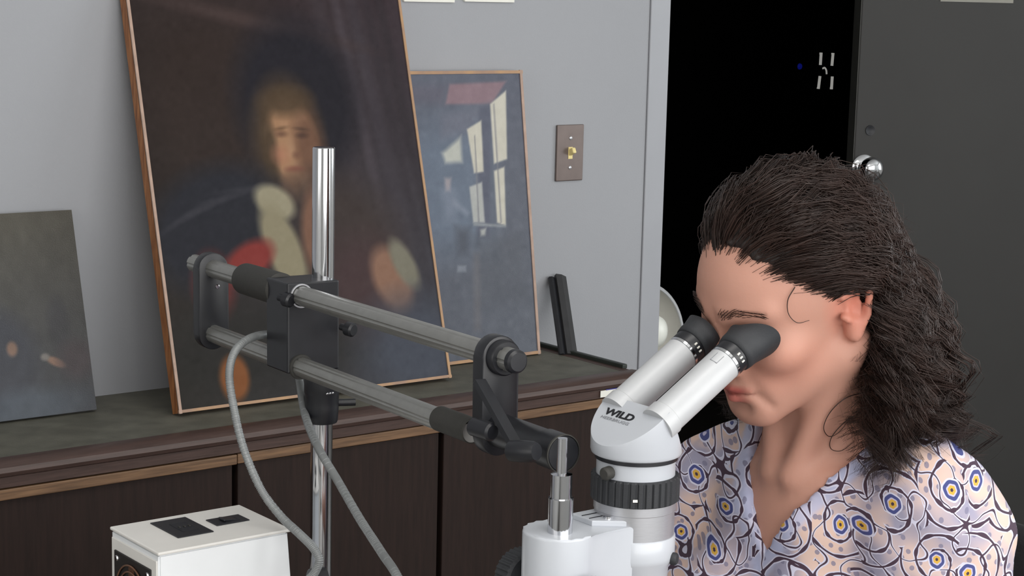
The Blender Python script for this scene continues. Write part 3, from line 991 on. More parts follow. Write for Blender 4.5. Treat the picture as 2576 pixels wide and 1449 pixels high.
# logo face on the side away from the user
nl = np.array([-math.cos(math.radians(52)), 0, math.sin(math.radians(52))])
lg0 = np.array([AX - 0.0365, AY, zh(1096)])
cut(lg0, nl)
bmesh.ops.remove_doubles(bm, verts=bm.verts[:], dist=1e-5)
me = bm_done(bm, 'head')
head_o = link('head', me, M['scope_white'], ms, True)
bv = head_o.modifiers.new('bevel', 'BEVEL'); bv.width = 0.0022; bv.segments = 3; bv.limit_method = 'ANGLE'; bv.angle_limit = math.radians(28)
sharp(me, 60)

# logo lettering
tx = np.cross(nl, [0, 1.0, 0])          # up-slope direction on the face


def lettering(name, body, size, origin, xdir, ydir, mt, parent, ext=0.0002, sx=1.0, off=0.0):
    cu = bpy.data.curves.new(name, 'FONT')
    cu.body = body
    cu.size = size
    cu.extrude = ext
    cu.offset = off
    cu.align_x = 'CENTER'
    o = bpy.data.objects.new(name + '_curve', cu)
    COL.objects.link(o)
    dg = bpy.context.evaluated_depsgraph_get()
    me_ = bpy.data.meshes.new_from_object(o.evaluated_get(dg))
    bpy.data.objects.remove(o)
    bpy.data.curves.remove(cu)
    x = V3(xdir).normalized(); y = V3(ydir).normalized(); z = x.cross(y)
    T = Matrix((x * sx, y, z)).transposed().to_4x4()
    T.translation = V3(origin)
    me_.transform(T)
    me_.materials.clear()
    return link(name, me_, mt, parent)


ysl = np.array([math.sin(math.radians(52)), 0, math.cos(math.radians(52))])   # up along the logo face
d_ = ray(1552, 1052)
t_ = ((lg0 - C_) @ nl) / (d_ @ nl)
lc_ = C_ + d_ * t_ + nl * 0.0003
for k in range(1):
    lettering('logo_text', 'WILD', 0.0098, lc_ + ysl * 0.0010 + np.array([0, 0.0003 * k, 0]), (0, -1, 0), ysl, M['ink'], head_o, 0.0002, 1.5, 0.00032)
lettering('maker_text', 'HEERBRUGG', 0.0042, lc_ - ysl * 0.0042, (0, -1, 0), ysl, M['ink_grey'], head_o, 0.0001, 1.55)

# eyepiece tubes
for s_, lb in ((-1, 'near eyepiece with a winged rubber eyecup'), (1, 'far eyepiece with a rubber eyecup')):
    tt = Tm_ + np.array([0, s_ * IPD / 2, 0])
    tube = lathe('eyepiece_tube', [(0, -0.090), (0.0168, -0.090), (0.0168, -0.078), (0.0158, -0.077), (0.0158, -0.0005), (0.0150, 0), (0, 0)], tt, D, M['tube_white'], ms, 56)
    tube['label'] = lb
    lathe('chrome_ring', [(0.0, -0.0005), (0.0161, 0.0), (0.0163, 0.0025), (0.0155, 0.0035), (0.0, 0.0035)], tt, D, M['chrome'], tube, 56)
    lathe('diopter_ring', [(0.0, 0.003), (0.0157, 0.003), (0.0162, 0.004), (0.0162, 0.0125), (0.0150, 0.0135), (0, 0.0135)], tt, D, M['black_metal'], tube, 56)
    for k, aa in enumerate((150, 162, 178)):
        a_ = math.radians(aa)
        fr_ = frame(D, (0, 0, 1))
        rr = fr_ @ Vector((0.0163 * math.cos(math.radians(62 + k * 14)), -s_ * 0 + 0.0163 * math.sin(math.radians(62 + k * 14)), 0.008))
        box('index_mark', V3(tt) + rr, (0.0012, 0.0016, 0.003), M['paper'], tube, rot=fr_)
    # rubber cup with a raised temple wing
    fr_ = frame(D, (0, -s_ * -1.0, 0))
    fr_ = frame(D, (0, s_ * 1.0, 0))       # local x points outwards to the temple
    vs, fs = [], []
    seg = 48
    levels = [(0.0152, 0.013, 0), (0.0176, 0.0135, 0), (0.0184, 0.018, 0), (0.0186, 0.024, 0.0), (0.0200, 0.031, 1.0), (0.0192, 0.0312, 1.0), (0.0168, 0.025, 0.2), (0.010, 0.022, 0.0)]
    for (r_, h_, wv) in levels:
        for k in range(seg):
            a_ = 2 * math.pi * k / seg
            lift = max(0.0, math.cos(a_)) ** 1.5 * (0.019 if s_ < 0 else 0.004) * wv
            rr_ = r_ + lift * 0.25
            vs.append(V3(tt) + fr_ @ Vector((rr_ * math.cos(a_), rr_ * math.sin(a_), h_ + lift)))
    nl_ = len(levels)
    for i in range(nl_ - 1):
        for k in range(seg):
            k2 = (k + 1) % seg
            fs.append((i * seg + k, i * seg + k2, (i + 1) * seg + k2, (i + 1) * seg + k))
    fs.append(tuple((nl_ - 1) * seg + k for k in range(seg)))
    me = bpy.data.meshes.new('eyecup')
    me.from_pydata(vs, [], fs)
    link('eyecup', me, M['rubber'], tube, True)
# small scribed window on the near tube
tt = Tm_ + np.array([0, -IPD / 2, 0])
fr_ = frame(D, (0, 0, 1))
for (dx, dh, wx, wh) in ((0.004, -0.009, 0.0004, 0.010), (-0.003, -0.009, 0.0004, 0.010), (0.0005, -0.014, 0.0074, 0.0004)):
    a_ = math.radians(22) + dx / 0.0158
    rr = fr_ @ Vector((0.01585 * math.cos(a_), 0.01585 * math.sin(a_), dh))
    rz = fr_ @ Matrix.Rotation(a_, 3, 'Z')
    box('scribed_line', V3(tt) + rr, (0.0005, wx, wh), M['ink_grey'], ms, rot=rz)

# focusing column, arm and knobs
CXX, CYY = AX - 0.082, AY + 0.004
z_col = zat(CXX, CYY, 1332)
z_bot = z_low - 0.075
pts = []
for k in range(25):
    a_ = math.radians(60) + math.radians(240) * k / 24
    pts.append((CXX + 0.0315 * math.cos(a_), CYY + 0.0315 * math.sin(a_)))
pts += [(AX - 0.024, AY - 0.0265), (AX - 0.024, AY + 0.0265)]
Tz = Matrix.Translation((0, 0, z_bot))
colm = extrude('focus_column', pts, z_col - z_bot, M['scope_white'], ms, Tz, bevel=0.0022, seg=3, smooth=True)
# raised clamp wedge on top with slots and screw
zw = z_col
wd = extrude('clamp_wedge', [(CXX + 0.030, AY - 0.004), (AX - 0.025, AY - 0.024), (AX - 0.025, AY + 0.024), (CXX + 0.030, AY + 0.024)], 0.0055, M['scope_white'], ms,
             Matrix.Translation((0, 0, zw - 0.0005)), bevel=0.001, seg=2)
for k in range(2):
    box('slot', (CXX + 0.044, AY + 0.002 + 0.010 * k, zw + 0.0052), (0.024, 0.0010, 0.0006), M['ink'], wd)
lathe('wedge_screw', [(0.0038, 0), (0.0036, 0.002), (0.0018, 0.0022), (0, 0.0012)], (CXX + 0.046, AY - 0.006, zw + 0.005), (0, 0, 1), M['chrome'], wd, 18)
zk = z_bot + 0.035
zkf = zat(CXX, CYY + 0.05, 1448)


def krib(r, h, a):
    if r < 0.022: return r
    return r - (0.0012 if (a * 30 / (2 * math.pi)) % 1.0 < 0.35 else 0.0)


for s_ in (1, -1):
    rod('knob_shaft', (CXX, CYY + s_ * 0.02, zkf), (CXX, CYY + s_ * 0.05, zkf), 0.008, M['brushed'], ms, 20)
    lathe('focus_knob', [(0, 0), (0.021, 0), (0.0245, 0.002), (0.0245, 0.018), (0.021, 0.021), (0.008, 0.022), (0, 0.022)], (CXX, CYY + s_ * 0.040, zkf), (0, s_, 0), M['rubber'], ms, 120, rfun=krib, ang=25)
q = np.array([AX, AY, 0]) + np.array([0.018, -0.0322, 0.0])
q[2] = zat(q[0], q[1], 1405)
dirq = np.array([0.018, -0.0322, 0.0]); dirq /= np.linalg.norm(dirq)
lathe('locking_knob', [(0.0056, -0.001), (0.0056, 0.003), (0.0045, 0.0045), (0, 0.005)], q, dirq, M['rubber'], ms, 24)
# chrome stepped pin into the column
pxy = at(1396, 1320, (np.array([CXX, CYY, z_col - CAMZ]) @ F_) - 0.004)
PXX, PYY = CXX - 0.004, CYY - 0.006
pz = lambda py: zat(PXX, PYY, py)
lathe('mount_pin', [(0, -0.01), (0.0108, -0.01), (0.0108, pz(1252) - z_col), (0.0092, pz(1252) - z_col + 0.0008), (0.0092, pz(1192) - z_col), (0.0045, pz(1192) - z_col + 0.001),
                    (0.0042, pz(1102) - z_col), (0, pz(1102) - z_col)], (PXX, PYY, z_col), (0, 0, 1), M['chrome'], ms, 40)

# ------------------------------------------------------------------ cold light source with its hose
BZ = at(400, 1387, 1.93)[2]
bx0, bx1, by0, by1 = 0.852, 1.011, 1.688, 1.801
bx = thing('light_source', ((bx0 + bx1) / 2, (by0 + by1) / 2, TZ), 'white fan-cooled light source box with a grey flexible hose, on the table', 'light box')
bm = bmesh.new()
lo = [bm.verts.new(v) for v in ((bx0, by0, TZ + 0.006), (bx1 + 0.012, by0, TZ + 0.006), (bx1 + 0.012, by1, TZ + 0.006), (bx0, by1, TZ + 0.006))]
hi = [bm.verts.new(v) for v in ((bx0, by0, BZ - 0.003), (bx1 - 0.002, by0, BZ - 0.003), (bx1 - 0.002, by1, BZ - 0.003), (bx0, by1, BZ - 0.003))]
bm.faces.new(lo[::-1]); bm.faces.new(hi)
for i in range(4): bm.faces.new((lo[i], lo[(i + 1) % 4], hi[(i + 1) % 4], hi[i]))
bmesh.ops.bevel(bm, geom=bm.edges[:], offset=0.002, segments=2, affect='EDGES')
body = link('housing', bm_done(bm, 'housing'), M['white_enamel'], bx)
box('lid', ((bx0 + bx1) / 2, (by0 + by1) / 2, BZ - 0.0015), (bx1 - bx0 + 0.003, by1 - by0 + 0.003, 0.0036), M['warm_white'], bx, bevel=0.0012)
box('side_plate', (bx0 - 0.0006, (by0 + by1) / 2, (TZ + BZ) / 2), (0.002, by1 - by0 - 0.006, BZ - TZ - 0.02), M['warm_white'], bx, bevel=0.0008)
# recesses in the lid, seen as dark sockets
for (qa, nm, deep) in ((((375, 1318), (462, 1300), (541, 1337), (452, 1352)), 'power_inlet', 1), (((513, 1307), (600, 1296), (632, 1308), (546, 1322)), 'rocker_switch', 0)):
    c4 = [onZ(x, y, BZ + 0.001) for x, y in qa]
    xa, xb = (c4[0][0] + c4[3][0]) / 2, (c4[1][0] + c4[2][0]) / 2
    ya, yb = (c4[3][1] + c4[2][1]) / 2, (c4[0][1] + c4[1][1]) / 2
    xc, yc, w, h = (xa + xb) / 2, (ya + yb) / 2, abs(xb - xa), abs(yb - ya)
    r_ = thing if False else None
    pr_ = box(nm, (xc, yc, BZ + 0.0009), (w, h, 0.0014), M['black_metal'], bx, bevel=0.0006)
    box('opening', (xc + 0.002, yc - 0.002, BZ + 0.0016), (w * 0.45, h * 0.5, 0.0006), M['ink'], pr_)
    if deep:
        for k in (-1, 0, 1):
            box('contact_pin', (xc + k * 0.006 + 0.002, yc - 0.002, BZ + 0.0022), (0.0016, 0.004, 0.0016), M['black_matt'], pr_)
    else:
        box('rocker', (xc, yc, BZ + 0.0022), (w * 0.4, h * 0.5, 0.0022), M['black_metal'], pr_, rot=Matrix.Rotation(math.radians(8), 3, 'Y'), bevel=0.0006)
# fan opening on the side
fy0, fy1 = by0 + 0.014, by1 - 0.012
fzt = BZ - 0.022
fzc = fzt - (fy1 - fy0) / 2
fan = box('fan_grille', (bx0 - 0.0020, (fy0 + fy1) / 2, fzc), (0.0026, fy1 - fy0, fy1 - fy0), M['dark_brown'], bx, bevel=0.001)
for k, r_ in enumerate((0.036, 0.029, 0.022, 0.015)):
    aa = np.linspace(0, 2 * np.pi, 49)
    pth = np.stack([np.full(49, bx0 - 0.0046), (fy0 + fy1) / 2 + r_ * np.cos(aa), fzc + r_ * np.sin(aa)], -1)
    sweep('grille_ring', pth, 0.0011, M['copper'], fan, 8)
lathe('fan_hub', [(0.011, 0), (0.011, 0.002), (0.008, 0.003), (0, 0.003)], (bx0 - 0.0033, (fy0 + fy1) / 2, fzc), (-1, 0, 0), M['dark_brown'], fan, 24)
for k in range(5):
    a_ = 2 * math.pi * k / 5 + 0.3
    box('fan_blade', (bx0 - 0.0036, (fy0 + fy1) / 2 + 0.023 * math.cos(a_), fzc + 0.023 * math.sin(a_)), (0.0010, 0.026, 0.012), M['copper'], fan, rot=Matrix.Rotation(a_, 3, 'X'))
for sy in (fy0 + 0.007, fy1 - 0.007):
    for sz in (fzt - 0.008, fzc - (fy1 - fy0) / 2 + 0.008):
        lathe('screw', [(0.0036, 0), (0.0030, 0.0016), (0, 0.002)], (bx0 - 0.0032, sy, sz), (-1, 0, 0), M['chrome'], fan, 14)
for k in (bx0 + 0.02, bx1 - 0.012):
    for yy in (by0 + 0.015, by1 - 0.015):
        lathe('foot', [(0.007, 0), (0.007, 0.0065), (0, 0.0065)], (k, yy, TZ), (0, 0, 1), M['rubber'], bx, 16)
sk = at(774, 1458, 1.965)
rod('hose_socket', np.array([bx1 + 0.004, sk[1], sk[2]]), np.array([sk[0] + 0.004, sk[1], sk[2]]), 0.011, M['black_metal'], bx, 28, bev=0.001)
hose_px = [(778, 1456, 1.96), (792, 1440, 1.955), (803, 1408, 1.95), (786, 1376, 1.955), (752, 1342, 1.975), (705, 1297, 2.00), (655, 1228, 2.01), (612, 1125, 2.01), (588, 1025, 2.01), (577, 945, 2.015),
           (588, 890, 2.03), (618, 857, 2.06), (662, 842, 2.10), (705, 846, 2.145), (738, 885, 2.155), (752, 950, 2.13), (768, 1045, 2.085), (800, 1125, 2.02), (850, 1210, 1.98), (905, 1305, 1.92), (960, 1390, 1.85), (1010, 1470, 1.79)]
hp3 = [at(*q) for q in hose_px]
# runs on below the frame to the ring light under the microscope
hp3 += [np.array([AX - 0.10, AY + 0.14, z_low - 0.135]), np.array([AX - 0.02, AY + 0.05, z_low - 0.10])]
hpts = spline(hp3, 1500)
seglen = np.concatenate([[0], np.cumsum(np.linalg.norm(np.diff(hpts, axis=0), axis=1))])
hr = 0.0044 + 0.00035 * np.sign(np.sin(seglen / 0.0019 * 2 * np.pi))
hose = sweep('light_guide_hose', hpts, hr, M['hose'], bx, 12)
lathe('ring_light', [(0.029, -0.012), (0.040, -0.012), (0.042, -0.008), (0.042, 0.006), (0.040, 0.010), (0.029, 0.010)], (AX, AY, z_low - 0.085), (0, 0, 1), M['black_metal'], bx, 48, ring=True)


# ------------------------------------------------------------------ implicit modelling for the figure
def surface_nets(xs, ys, zs, G):
    nx, ny, nz = G.shape
    s = G < 0
    c = [s[a:nx - 1 + a, b_:ny - 1 + b_, d:nz - 1 + d] for a in (0, 1) for b_ in (0, 1) for d in (0, 1)]
    sm = sum(k.astype(np.int8) for k in c)
    act = (sm > 0) & (sm < 8)
    I, J, K = np.nonzero(act)
    vid = np.full(act.shape, -1, np.int64)
    vid[I, J, K] = np.arange(len(I))
    acc = np.zeros((len(I), 3)); cnt = np.zeros(len(I))
    corners = [(a, b_, d) for a in (0, 1) for b_ in (0, 1) for d in (0, 1)]
    for p in corners:
        for axis in range(3):
            if p[axis] == 1: continue
            q = list(p); q[axis] = 1
            f0 = G[I + p[0], J + p[1], K + p[2]]; f1 = G[I + q[0], J + q[1], K + q[2]]
            mk = (f0 < 0) != (f1 < 0)
            t = np.where(mk, f0 / np.where(mk, f0 - f1, 1), 0)
            P0 = np.stack([xs[I + p[0]], ys[J + p[1]], zs[K + p[2]]], -1)
            P1 = np.stack([xs[I + q[0]], ys[J + q[1]], zs[K + q[2]]], -1)
            acc += np.where(mk[:, None], P0 + (P1 - P0) * t[:, None], 0)
            cnt += mk
    V = acc / cnt[:, None]
    faces = []
    for axis in range(3):
        o1, o2 = [(1, 2), (2, 0), (0, 1)][axis]
        sl0 = [slice(1, -1)] * 3; sl1 = [slice(1, -1)] * 3
        sl0[axis] = slice(0, G.shape[axis] - 1); sl1[axis] = slice(1, G.shape[axis])
        a, b_ = s[tuple(sl0)], s[tuple(sl1)]
        ch = a != b_
        idx = np.array(np.nonzero(ch)).T
        base = idx.copy()
        base[:, o1] += 1; base[:, o2] += 1
        d1 = np.zeros(3, int); d1[o1] = 1
        d2 = np.zeros(3, int); d2[o2] = 1
        g = lambda B: vid[B[:, 0], B[:, 1], B[:, 2]]
        q = np.stack([g(base - d1 - d2), g(base - d2), g(base), g(base - d1)], -1)
        flip = ~a[tuple(idx.T)]
        q[flip] = q[flip][:, ::-1]
        faces.append(q)
    Fq = np.vstack(faces)
    Fq = Fq[(Fq >= 0).all(1)]
    return V, Fq


def smooth_verts(V, Fq, it=2, k=0.5):
    e = np.vstack([Fq[:, [0, 1]], Fq[:, [1, 2]], Fq[:, [2, 3]], Fq[:, [3, 0]]])
    for _ in range(it):
        a = np.zeros_like(V); n = np.zeros(len(V))
        np.add.at(a, e[:, 0], V[e[:, 1]]); np.add.at(a, e[:, 1], V[e[:, 0]])
        np.add.at(n, e[:, 0], 1); np.add.at(n, e[:, 1], 1)
        V = V + k * (a / n[:, None] - V)
    return V


class Fr:
    def __init__(s, Rm, o, sc=1.0):
        s.R, s.o, s.s = np.array(Rm, float), np.array(o, float), sc

    def w(s, l):
        return s.o + s.s * (s.R @ np.array(l, float))

    def loc(s, P):
        return ((P - s.o) @ s.R) / s.s


def sd_ell(p, c, r):
    q = p - np.array(c)
    r = np.array(r)
    k0 = np.linalg.norm(q / r, axis=-1)
    k1 = np.linalg.norm(q / (r * r), axis=-1) + 1e-9
    return k0 * (k0 - 1) / k1


def sd_cone(p, a, b_, ra, rb):
    a, b_ = np.array(a, float), np.array(b_, float)
    ab = b_ - a
    t = np.clip(((p - a) @ ab) / (ab @ ab), 0, 1)
    return np.linalg.norm(p - a - t[..., None] * ab, axis=-1) - (ra + (rb - ra) * t)


class Field:
    def __init__(s, xs, ys, zs):
        s.ax = (xs, ys, zs)
        s.G = np.full((len(xs), len(ys), len(zs)), 0.06)

    def op(s, fr, kind, args, k=0.01, sub=False, infl=0.0):
        if kind == 'ell':
            c, r = args
            pts = [fr.w(c)]; ext = max(r) * fr.s
        else:
            a, b_, ra, rb = args
            pts = [fr.w(a), fr.w(b_)]; ext = max(ra, rb) * fr.s
        ext += 0.03 + k + infl
        lo = np.min(pts, 0) - ext; hi = np.max(pts, 0) + ext
        sl = []
        for i in range(3):
            a0 = np.searchsorted(s.ax[i], lo[i]); a1 = np.searchsorted(s.ax[i], hi[i])
            if a1 <= a0: return
            sl.append(slice(a0, a1))
        X, Y, Z = np.meshgrid(*[s.ax[i][sl[i]] for i in range(3)], indexing='ij')
        p = fr.loc(np.stack([X, Y, Z], -1))
        d = (sd_ell(p, *args) if kind == 'ell' else sd_cone(p, *args)) * fr.s - infl
        g = s.G[tuple(sl)]
        if sub:
            h = np.clip(0.5 - 0.5 * (g + d) / k, 0, 1)
            s.G[tuple(sl)] = g * (1 - h) - d * h + k * h * (1 - h)
        else:
            h = np.clip(0.5 + 0.5 * (d - g) / k, 0, 1)
            s.G[tuple(sl)] = d * h + g * (1 - h) - k * h * (1 - h) if False else (g * (1 - h) + d * h) if False else np.where(True, d * (1 - (1 - np.clip(0.5 + 0.5 * (g - d) / k, 0, 1))) + g * (1 - np.clip(0.5 + 0.5 * (g - d) / k, 0, 1)) - k * np.clip(0.5 + 0.5 * (g - d) / k, 0, 1) * (1 - np.clip(0.5 + 0.5 * (g - d) / k, 0, 1)), 0)


def steps(*segs):
    out = []
    for a, b_, d in segs:
        n = max(1, int(round((b_ - a) / d)))
        out += list(np.linspace(a, b_, n, endpoint=False))
    out.append(segs[-1][1])
    return np.array(out)


HEAD_R = np.array([[-0.10137459, -0.9327864, -0.34587963], [-0.99257631, 0.11831689, -0.02816692], [-0.06719712, -0.34045652, 0.93785602]])
HO = np.array([1.2365, 1.1655, 1.2330])
HS = 0.925
hf = Fr(HEAD_R, HO, HS)
NO = np.array([1.238, 1.168, 1.066])        # pit of the neck
BR = np.array([[0, -1, 0], [-1, 0, 0], [0, 0, 1.0]])   # columns: her left (-Y), forward (-X), up
bf = Fr(BR, NO, 1.0)

face_prims = [
    ('ell', ((0, -0.008, 0.026), (0.0745, 0.096, 0.086)), 0.01, 0),
    ('ell', ((0, 0.024, 0.022), (0.064, 0.071, 0.070)), 0.02, 0),
    ('ell', ((0, 0.022, -0.040), (0.059, 0.060, 0.066)), 0.02, 0),
    ('cone', ((0.050, -0.002, -0.058), (0.016, 0.068, -0.096), 0.020, 0.017), 0.018, 0),
    ('cone', ((-0.050, -0.002, -0.058), (-0.016, 0.068, -0.096), 0.020, 0.017), 0.018, 0),
    ('ell', ((0, 0.073, -0.097), (0.020, 0.017, 0.016)), 0.014, 0),
    ('ell', ((0, 0.068, -0.066), (0.034, 0.026, 0.030)), 0.02, 0),
    ('ell', ((0.041, 0.056, -0.026), (0.026, 0.026, 0.022)), 0.02, 0),
    ('ell', ((-0.041, 0.056, -0.026), (0.026, 0.026, 0.022)), 0.02, 0),
    ('cone', ((0.010, 0.084, 0.018), (0.046, 0.066, 0.020), 0.0115, 0.010), 0.012, 0),
    ('cone', ((-0.010, 0.084, 0.018), (-0.046, 0.066, 0.020), 0.0115, 0.010), 0.012, 0),
    ('ell', ((0.031, 0.099, -0.001), (0.015, 0.012, 0.010)), 0.010, 1),
    ('ell', ((-0.031, 0.099, -0.001), (0.015, 0.012, 0.010)), 0.010, 1),
    ('ell', ((0.031, 0.075, -0.002), (0.0135, 0.0135, 0.0125)), 0.005, 0),
    ('ell', ((-0.031, 0.075, -0.002), (0.0135, 0.0135, 0.0125)), 0.005, 0),
    ('cone', ((0, 0.088, 0.006), (0, 0.110, -0.036), 0.0075, 0.0095), 0.009, 0),
    ('ell', ((0.012, 0.097, -0.041), (0.009, 0.010, 0.008)), 0.006, 0),
    ('ell', ((-0.012, 0.097, -0.041), (0.009, 0.010, 0.008)), 0.006, 0),
    ('cone', ((0.020, 0.086, -0.0665), (0.004, 0.0945, -0.0635), 0.0035, 0.0055), 0.006, 0),
    ('cone', ((-0.020, 0.086, -0.0665), (-0.004, 0.0945, -0.0635), 0.0035, 0.0055), 0.006, 0),
    ('cone', ((0.016, 0.0855, -0.0735), (0, 0.0915, -0.0755), 0.0040, 0.0065), 0.005, 0),
    ('cone', ((-0.016, 0.0855, -0.0735), (0, 0.0915, -0.0755), 0.0040, 0.0065), 0.005, 0),
    ('cone', ((0.025, 0.0850, -0.0695), (0, 0.1000, -0.0692), 0.0014, 0.0016), 0.004, 1),
    ('cone', ((-0.025, 0.0850, -0.0695), (0, 0.1000, -0.0692), 0.0014, 0.0016), 0.004, 1),
    ('cone', ((0.021, 0.0945, -0.044), (0.036, 0.080, -0.074), 0.0028, 0.0018), 0.008, 1),
    ('cone', ((-0.021, 0.0945, -0.044), (-0.036, 0.080, -0.074), 0.0028, 0.0018), 0.008, 1),
    ('cone', ((0.027, 0.083, -0.072), (0.034, 0.074, -0.086), 0.0022, 0.0016), 0.007, 1),
    ('cone', ((0.012, 0.090, -0.086), (-0.012, 0.090, -0.086), 0.0035, 0.0035), 0.010, 1),
    ('cone', ((0.0045, 0.0995, 0.024), (0.0035, 0.098, 0.012), 0.0012, 0.0012), 0.005, 1),
    ('cone', ((0, 0.1055, -0.046), (0, 0.102, -0.058), 0.0022, 0.0022), 0.006, 1),
]
for sgn in (1, -1):
    face_prims += [
        ('cone', ((sgn * 0.0735, -0.016, 0.014), (sgn * 0.0735, -0.010, -0.030), 0.010, 0.008), 0.006, 0),
        ('cone', ((sgn * 0.077, -0.002, 0.012), (sgn * 0.082, -0.016, 0.026), 0.0042, 0.0045), 0.003, 0),
        ('cone', ((sgn * 0.082, -0.016, 0.026), (sgn * 0.087, -0.030, 0.012), 0.0045, 0.0042), 0.003, 0),
        ('cone', ((sgn * 0.087, -0.030, 0.012), (sgn * 0.083, -0.024, -0.014), 0.0042, 0.0042), 0.003, 0),
        ('cone', ((sgn * 0.083, -0.024, -0.014), (sgn * 0.077, -0.010, -0.034), 0.0042, 0.0062), 0.003, 0),
        ('ell', ((sgn * 0.083, -0.013, -0.003), (0.008, 0.008, 0.013)), 0.003, 1),
        ('cone', ((sgn * 0.076, 0.000, -0.008), (sgn * 0.079, -0.003, -0.012), 0.004, 0.004), 0.003, 0),
    ]

lean = lambda f, u: (f, u)
torso = [
    ('ell', ((0, -0.080, -0.135), (0.150, 0.092, 0.175)), 0.03),
    ('ell', ((0, -0.055, -0.06), (0.105, 0.062, 0.075)), 0.03),
    ('ell', ((0.072, 0.000, -0.165), (0.066, 0.062, 0.068)), 0.03),
    ('ell', ((-0.072, 0.000, -0.165), (0.066, 0.062, 0.068)), 0.03),
    ('ell', ((0, -0.075, -0.34), (0.128, 0.090, 0.16)), 0.04),
]
shoulders = []
limbs = []
legs = [('ell', ((0, -0.085, -0.50), (0.165, 0.125, 0.115)), 0.04)]
for sg in (1, -1):
    du = -0.032 if sg < 0 else 0.0
    shoulders += [
        ('cone', ((sg * 0.028, -0.085, 0.045 + du * 0.6), (sg * 0.120, -0.070, -0.008 + du), 0.034, 0.036), 0.03),
        ('ell', ((sg * 0.137, -0.062, -0.036 + du), (0.052, 0.055, 0.058)), 0.03),
        ('cone', ((sg * 0.014, -0.001, -0.008), (sg * 0.120, -0.058, 0.002 + du), 0.0065, 0.0060), 0.020),
    ]
    limbs += [
        ('cone', ((sg * 0.147, -0.060, -0.055 + du), (sg * 0.190, 0.010, -0.270), 0.050, 0.038), 0.02),
        ('cone', ((sg * 0.190, 0.010, -0.270), (sg * 0.135, 0.215, -0.285), 0.037, 0.025), 0.015),
    ]
    legs += [
        ('cone', ((sg * 0.088, -0.06, -0.525), (sg * 0.105, 0.36, -0.545), 0.082, 0.060), 0.03),
        ('cone', ((sg * 0.105, 0.36, -0.545), (sg * 0.10, 0.37, -0.985), 0.056, 0.036), 0.02),
        ('cone', ((sg * 0.10, 0.36, -1.025), (sg * 0.11, 0.52, -1.038), 0.036, 0.026), 0.02),
    ]
hands = []
for sg in (1, -1):
    wst = np.array([sg * 0.135, 0.215, -0.285])
    pal = np.array([sg * 0.098, 0.285, -0.292])
    hands.append(('cone', (wst, pal, 0.024, 0.026), 0.012))
    hands.append(('cone', (pal - np.array([sg * 0.014, 0.012, 0]), pal + np.array([sg * 0.014, 0.0, 0]), 0.017, 0.015), 0.01))
    for k, ln in enumerate((0.068, 0.076, 0.072, 0.056)):
        b0_ = pal + np.array([sg * (-0.026 + 0.0175 * k), 0.012, 0.002])
        d1_ = np.array([sg * (-0.35 + 0.16 * k), 0.92, 0.10]); d1_ /= np.linalg.norm(d1_)
        m1 = b0_ + d1_ * ln * 0.55
        d2_ = np.array([sg * -0.25, 0.72, -0.55]); d2_ /= np.linalg.norm(d2_)
        e1_ = m1 + d2_ * ln * 0.5
        hands.append(('cone', (b0_, m1, 0.0092, 0.0082), 0.004))
        hands.append(('cone', (m1, e1_, 0.0082, 0.0068), 0.003))
    tb0 = pal + np.array([sg * -0.024, -0.03, 0.0])
    tm = tb0 + np.array([sg * -0.024, 0.028, 0.004])
    hands.append(('cone', (tb0, tm, 0.0115, 0.0095), 0.006))
    hands.append(('cone', (tm, tm + np.array([sg * -0.006, 0.032, -0.004]), 0.0095, 0.0078), 0.003))

xs = steps((0.66, 1.08, 0.009), (1.08, 1.36, 0.0030), (1.36, 1.50, 0.010))
ys = steps((0.88, 1.06, 0.008), (1.06, 1.265, 0.0029), (1.265, 1.46, 0.008))
zs = steps((-0.02, 0.70, 0.016), (0.70, 0.98, 0.008), (0.98, 1.10, 0.005), (1.10, 1.36, 0.0027))
FB = Field(xs, ys, zs)
for k_, a_, kk in torso + shoulders + limbs:
    FB.op(bf, k_, a_, kk)
for k_, a_, kk in legs: FB.op(bf, k_, a_, kk)
for k_, a_, kk in hands: FB.op(bf, k_, a_, kk)
wf = Fr(np.eye(3), (0, 0, 0), 1.0)
nk0 = bf.w((0, -0.070, -0.02)); nk1 = hf.w((0, -0.034, -0.055))
for k_, a_, kk, sb in face_prims[:5]: FB.op(hf, k_, a_, kk * HS)
FB.op(wf, 'cone', (nk0, nk1, 0.058, 0.050), 0.016)
FB.op(wf, 'cone', (bf.w((0.012, 0.0, -0.004)), hf.w((0.060, -0.022, -0.048)), 0.0085, 0.014), 0.016)
FB.op(wf, 'cone', (bf.w((-0.012, 0.0, -0.004)), hf.w((-0.060, -0.022, -0.048)), 0.0085, 0.014), 0.016)
for k_, a_, kk, sb in face_prims[5:]: FB.op(hf, k_, a_, kk * HS, sub=bool(sb))
V, Fq = surface_nets(xs, ys, zs, FB.G)
V = smooth_verts(V, Fq, 2, 0.45)

person = thing('person', (NO[0] + 0.09, NO[1], 0.0), 'seated woman in a floral blouse with wavy dark hair, bending to the eyepieces', 'person')
me = np_mesh('body', V, Fq)
hl = hf.loc(V)
colr = np.tile(np.array(lin((186, 139, 122))), (len(V), 1))


def blend(mask, rgb):
    global colr
    mask = np.clip(mask, 0, 1)[:, None]
    colr = colr * (1 - mask) + np.array(lin(rgb)) * mask


def lip_mask(c, r, soft):
    d = np.linalg.norm((hl - np.array(c)) / np.array(r), axis=1)
    return (1 - d) / soft + 0.5


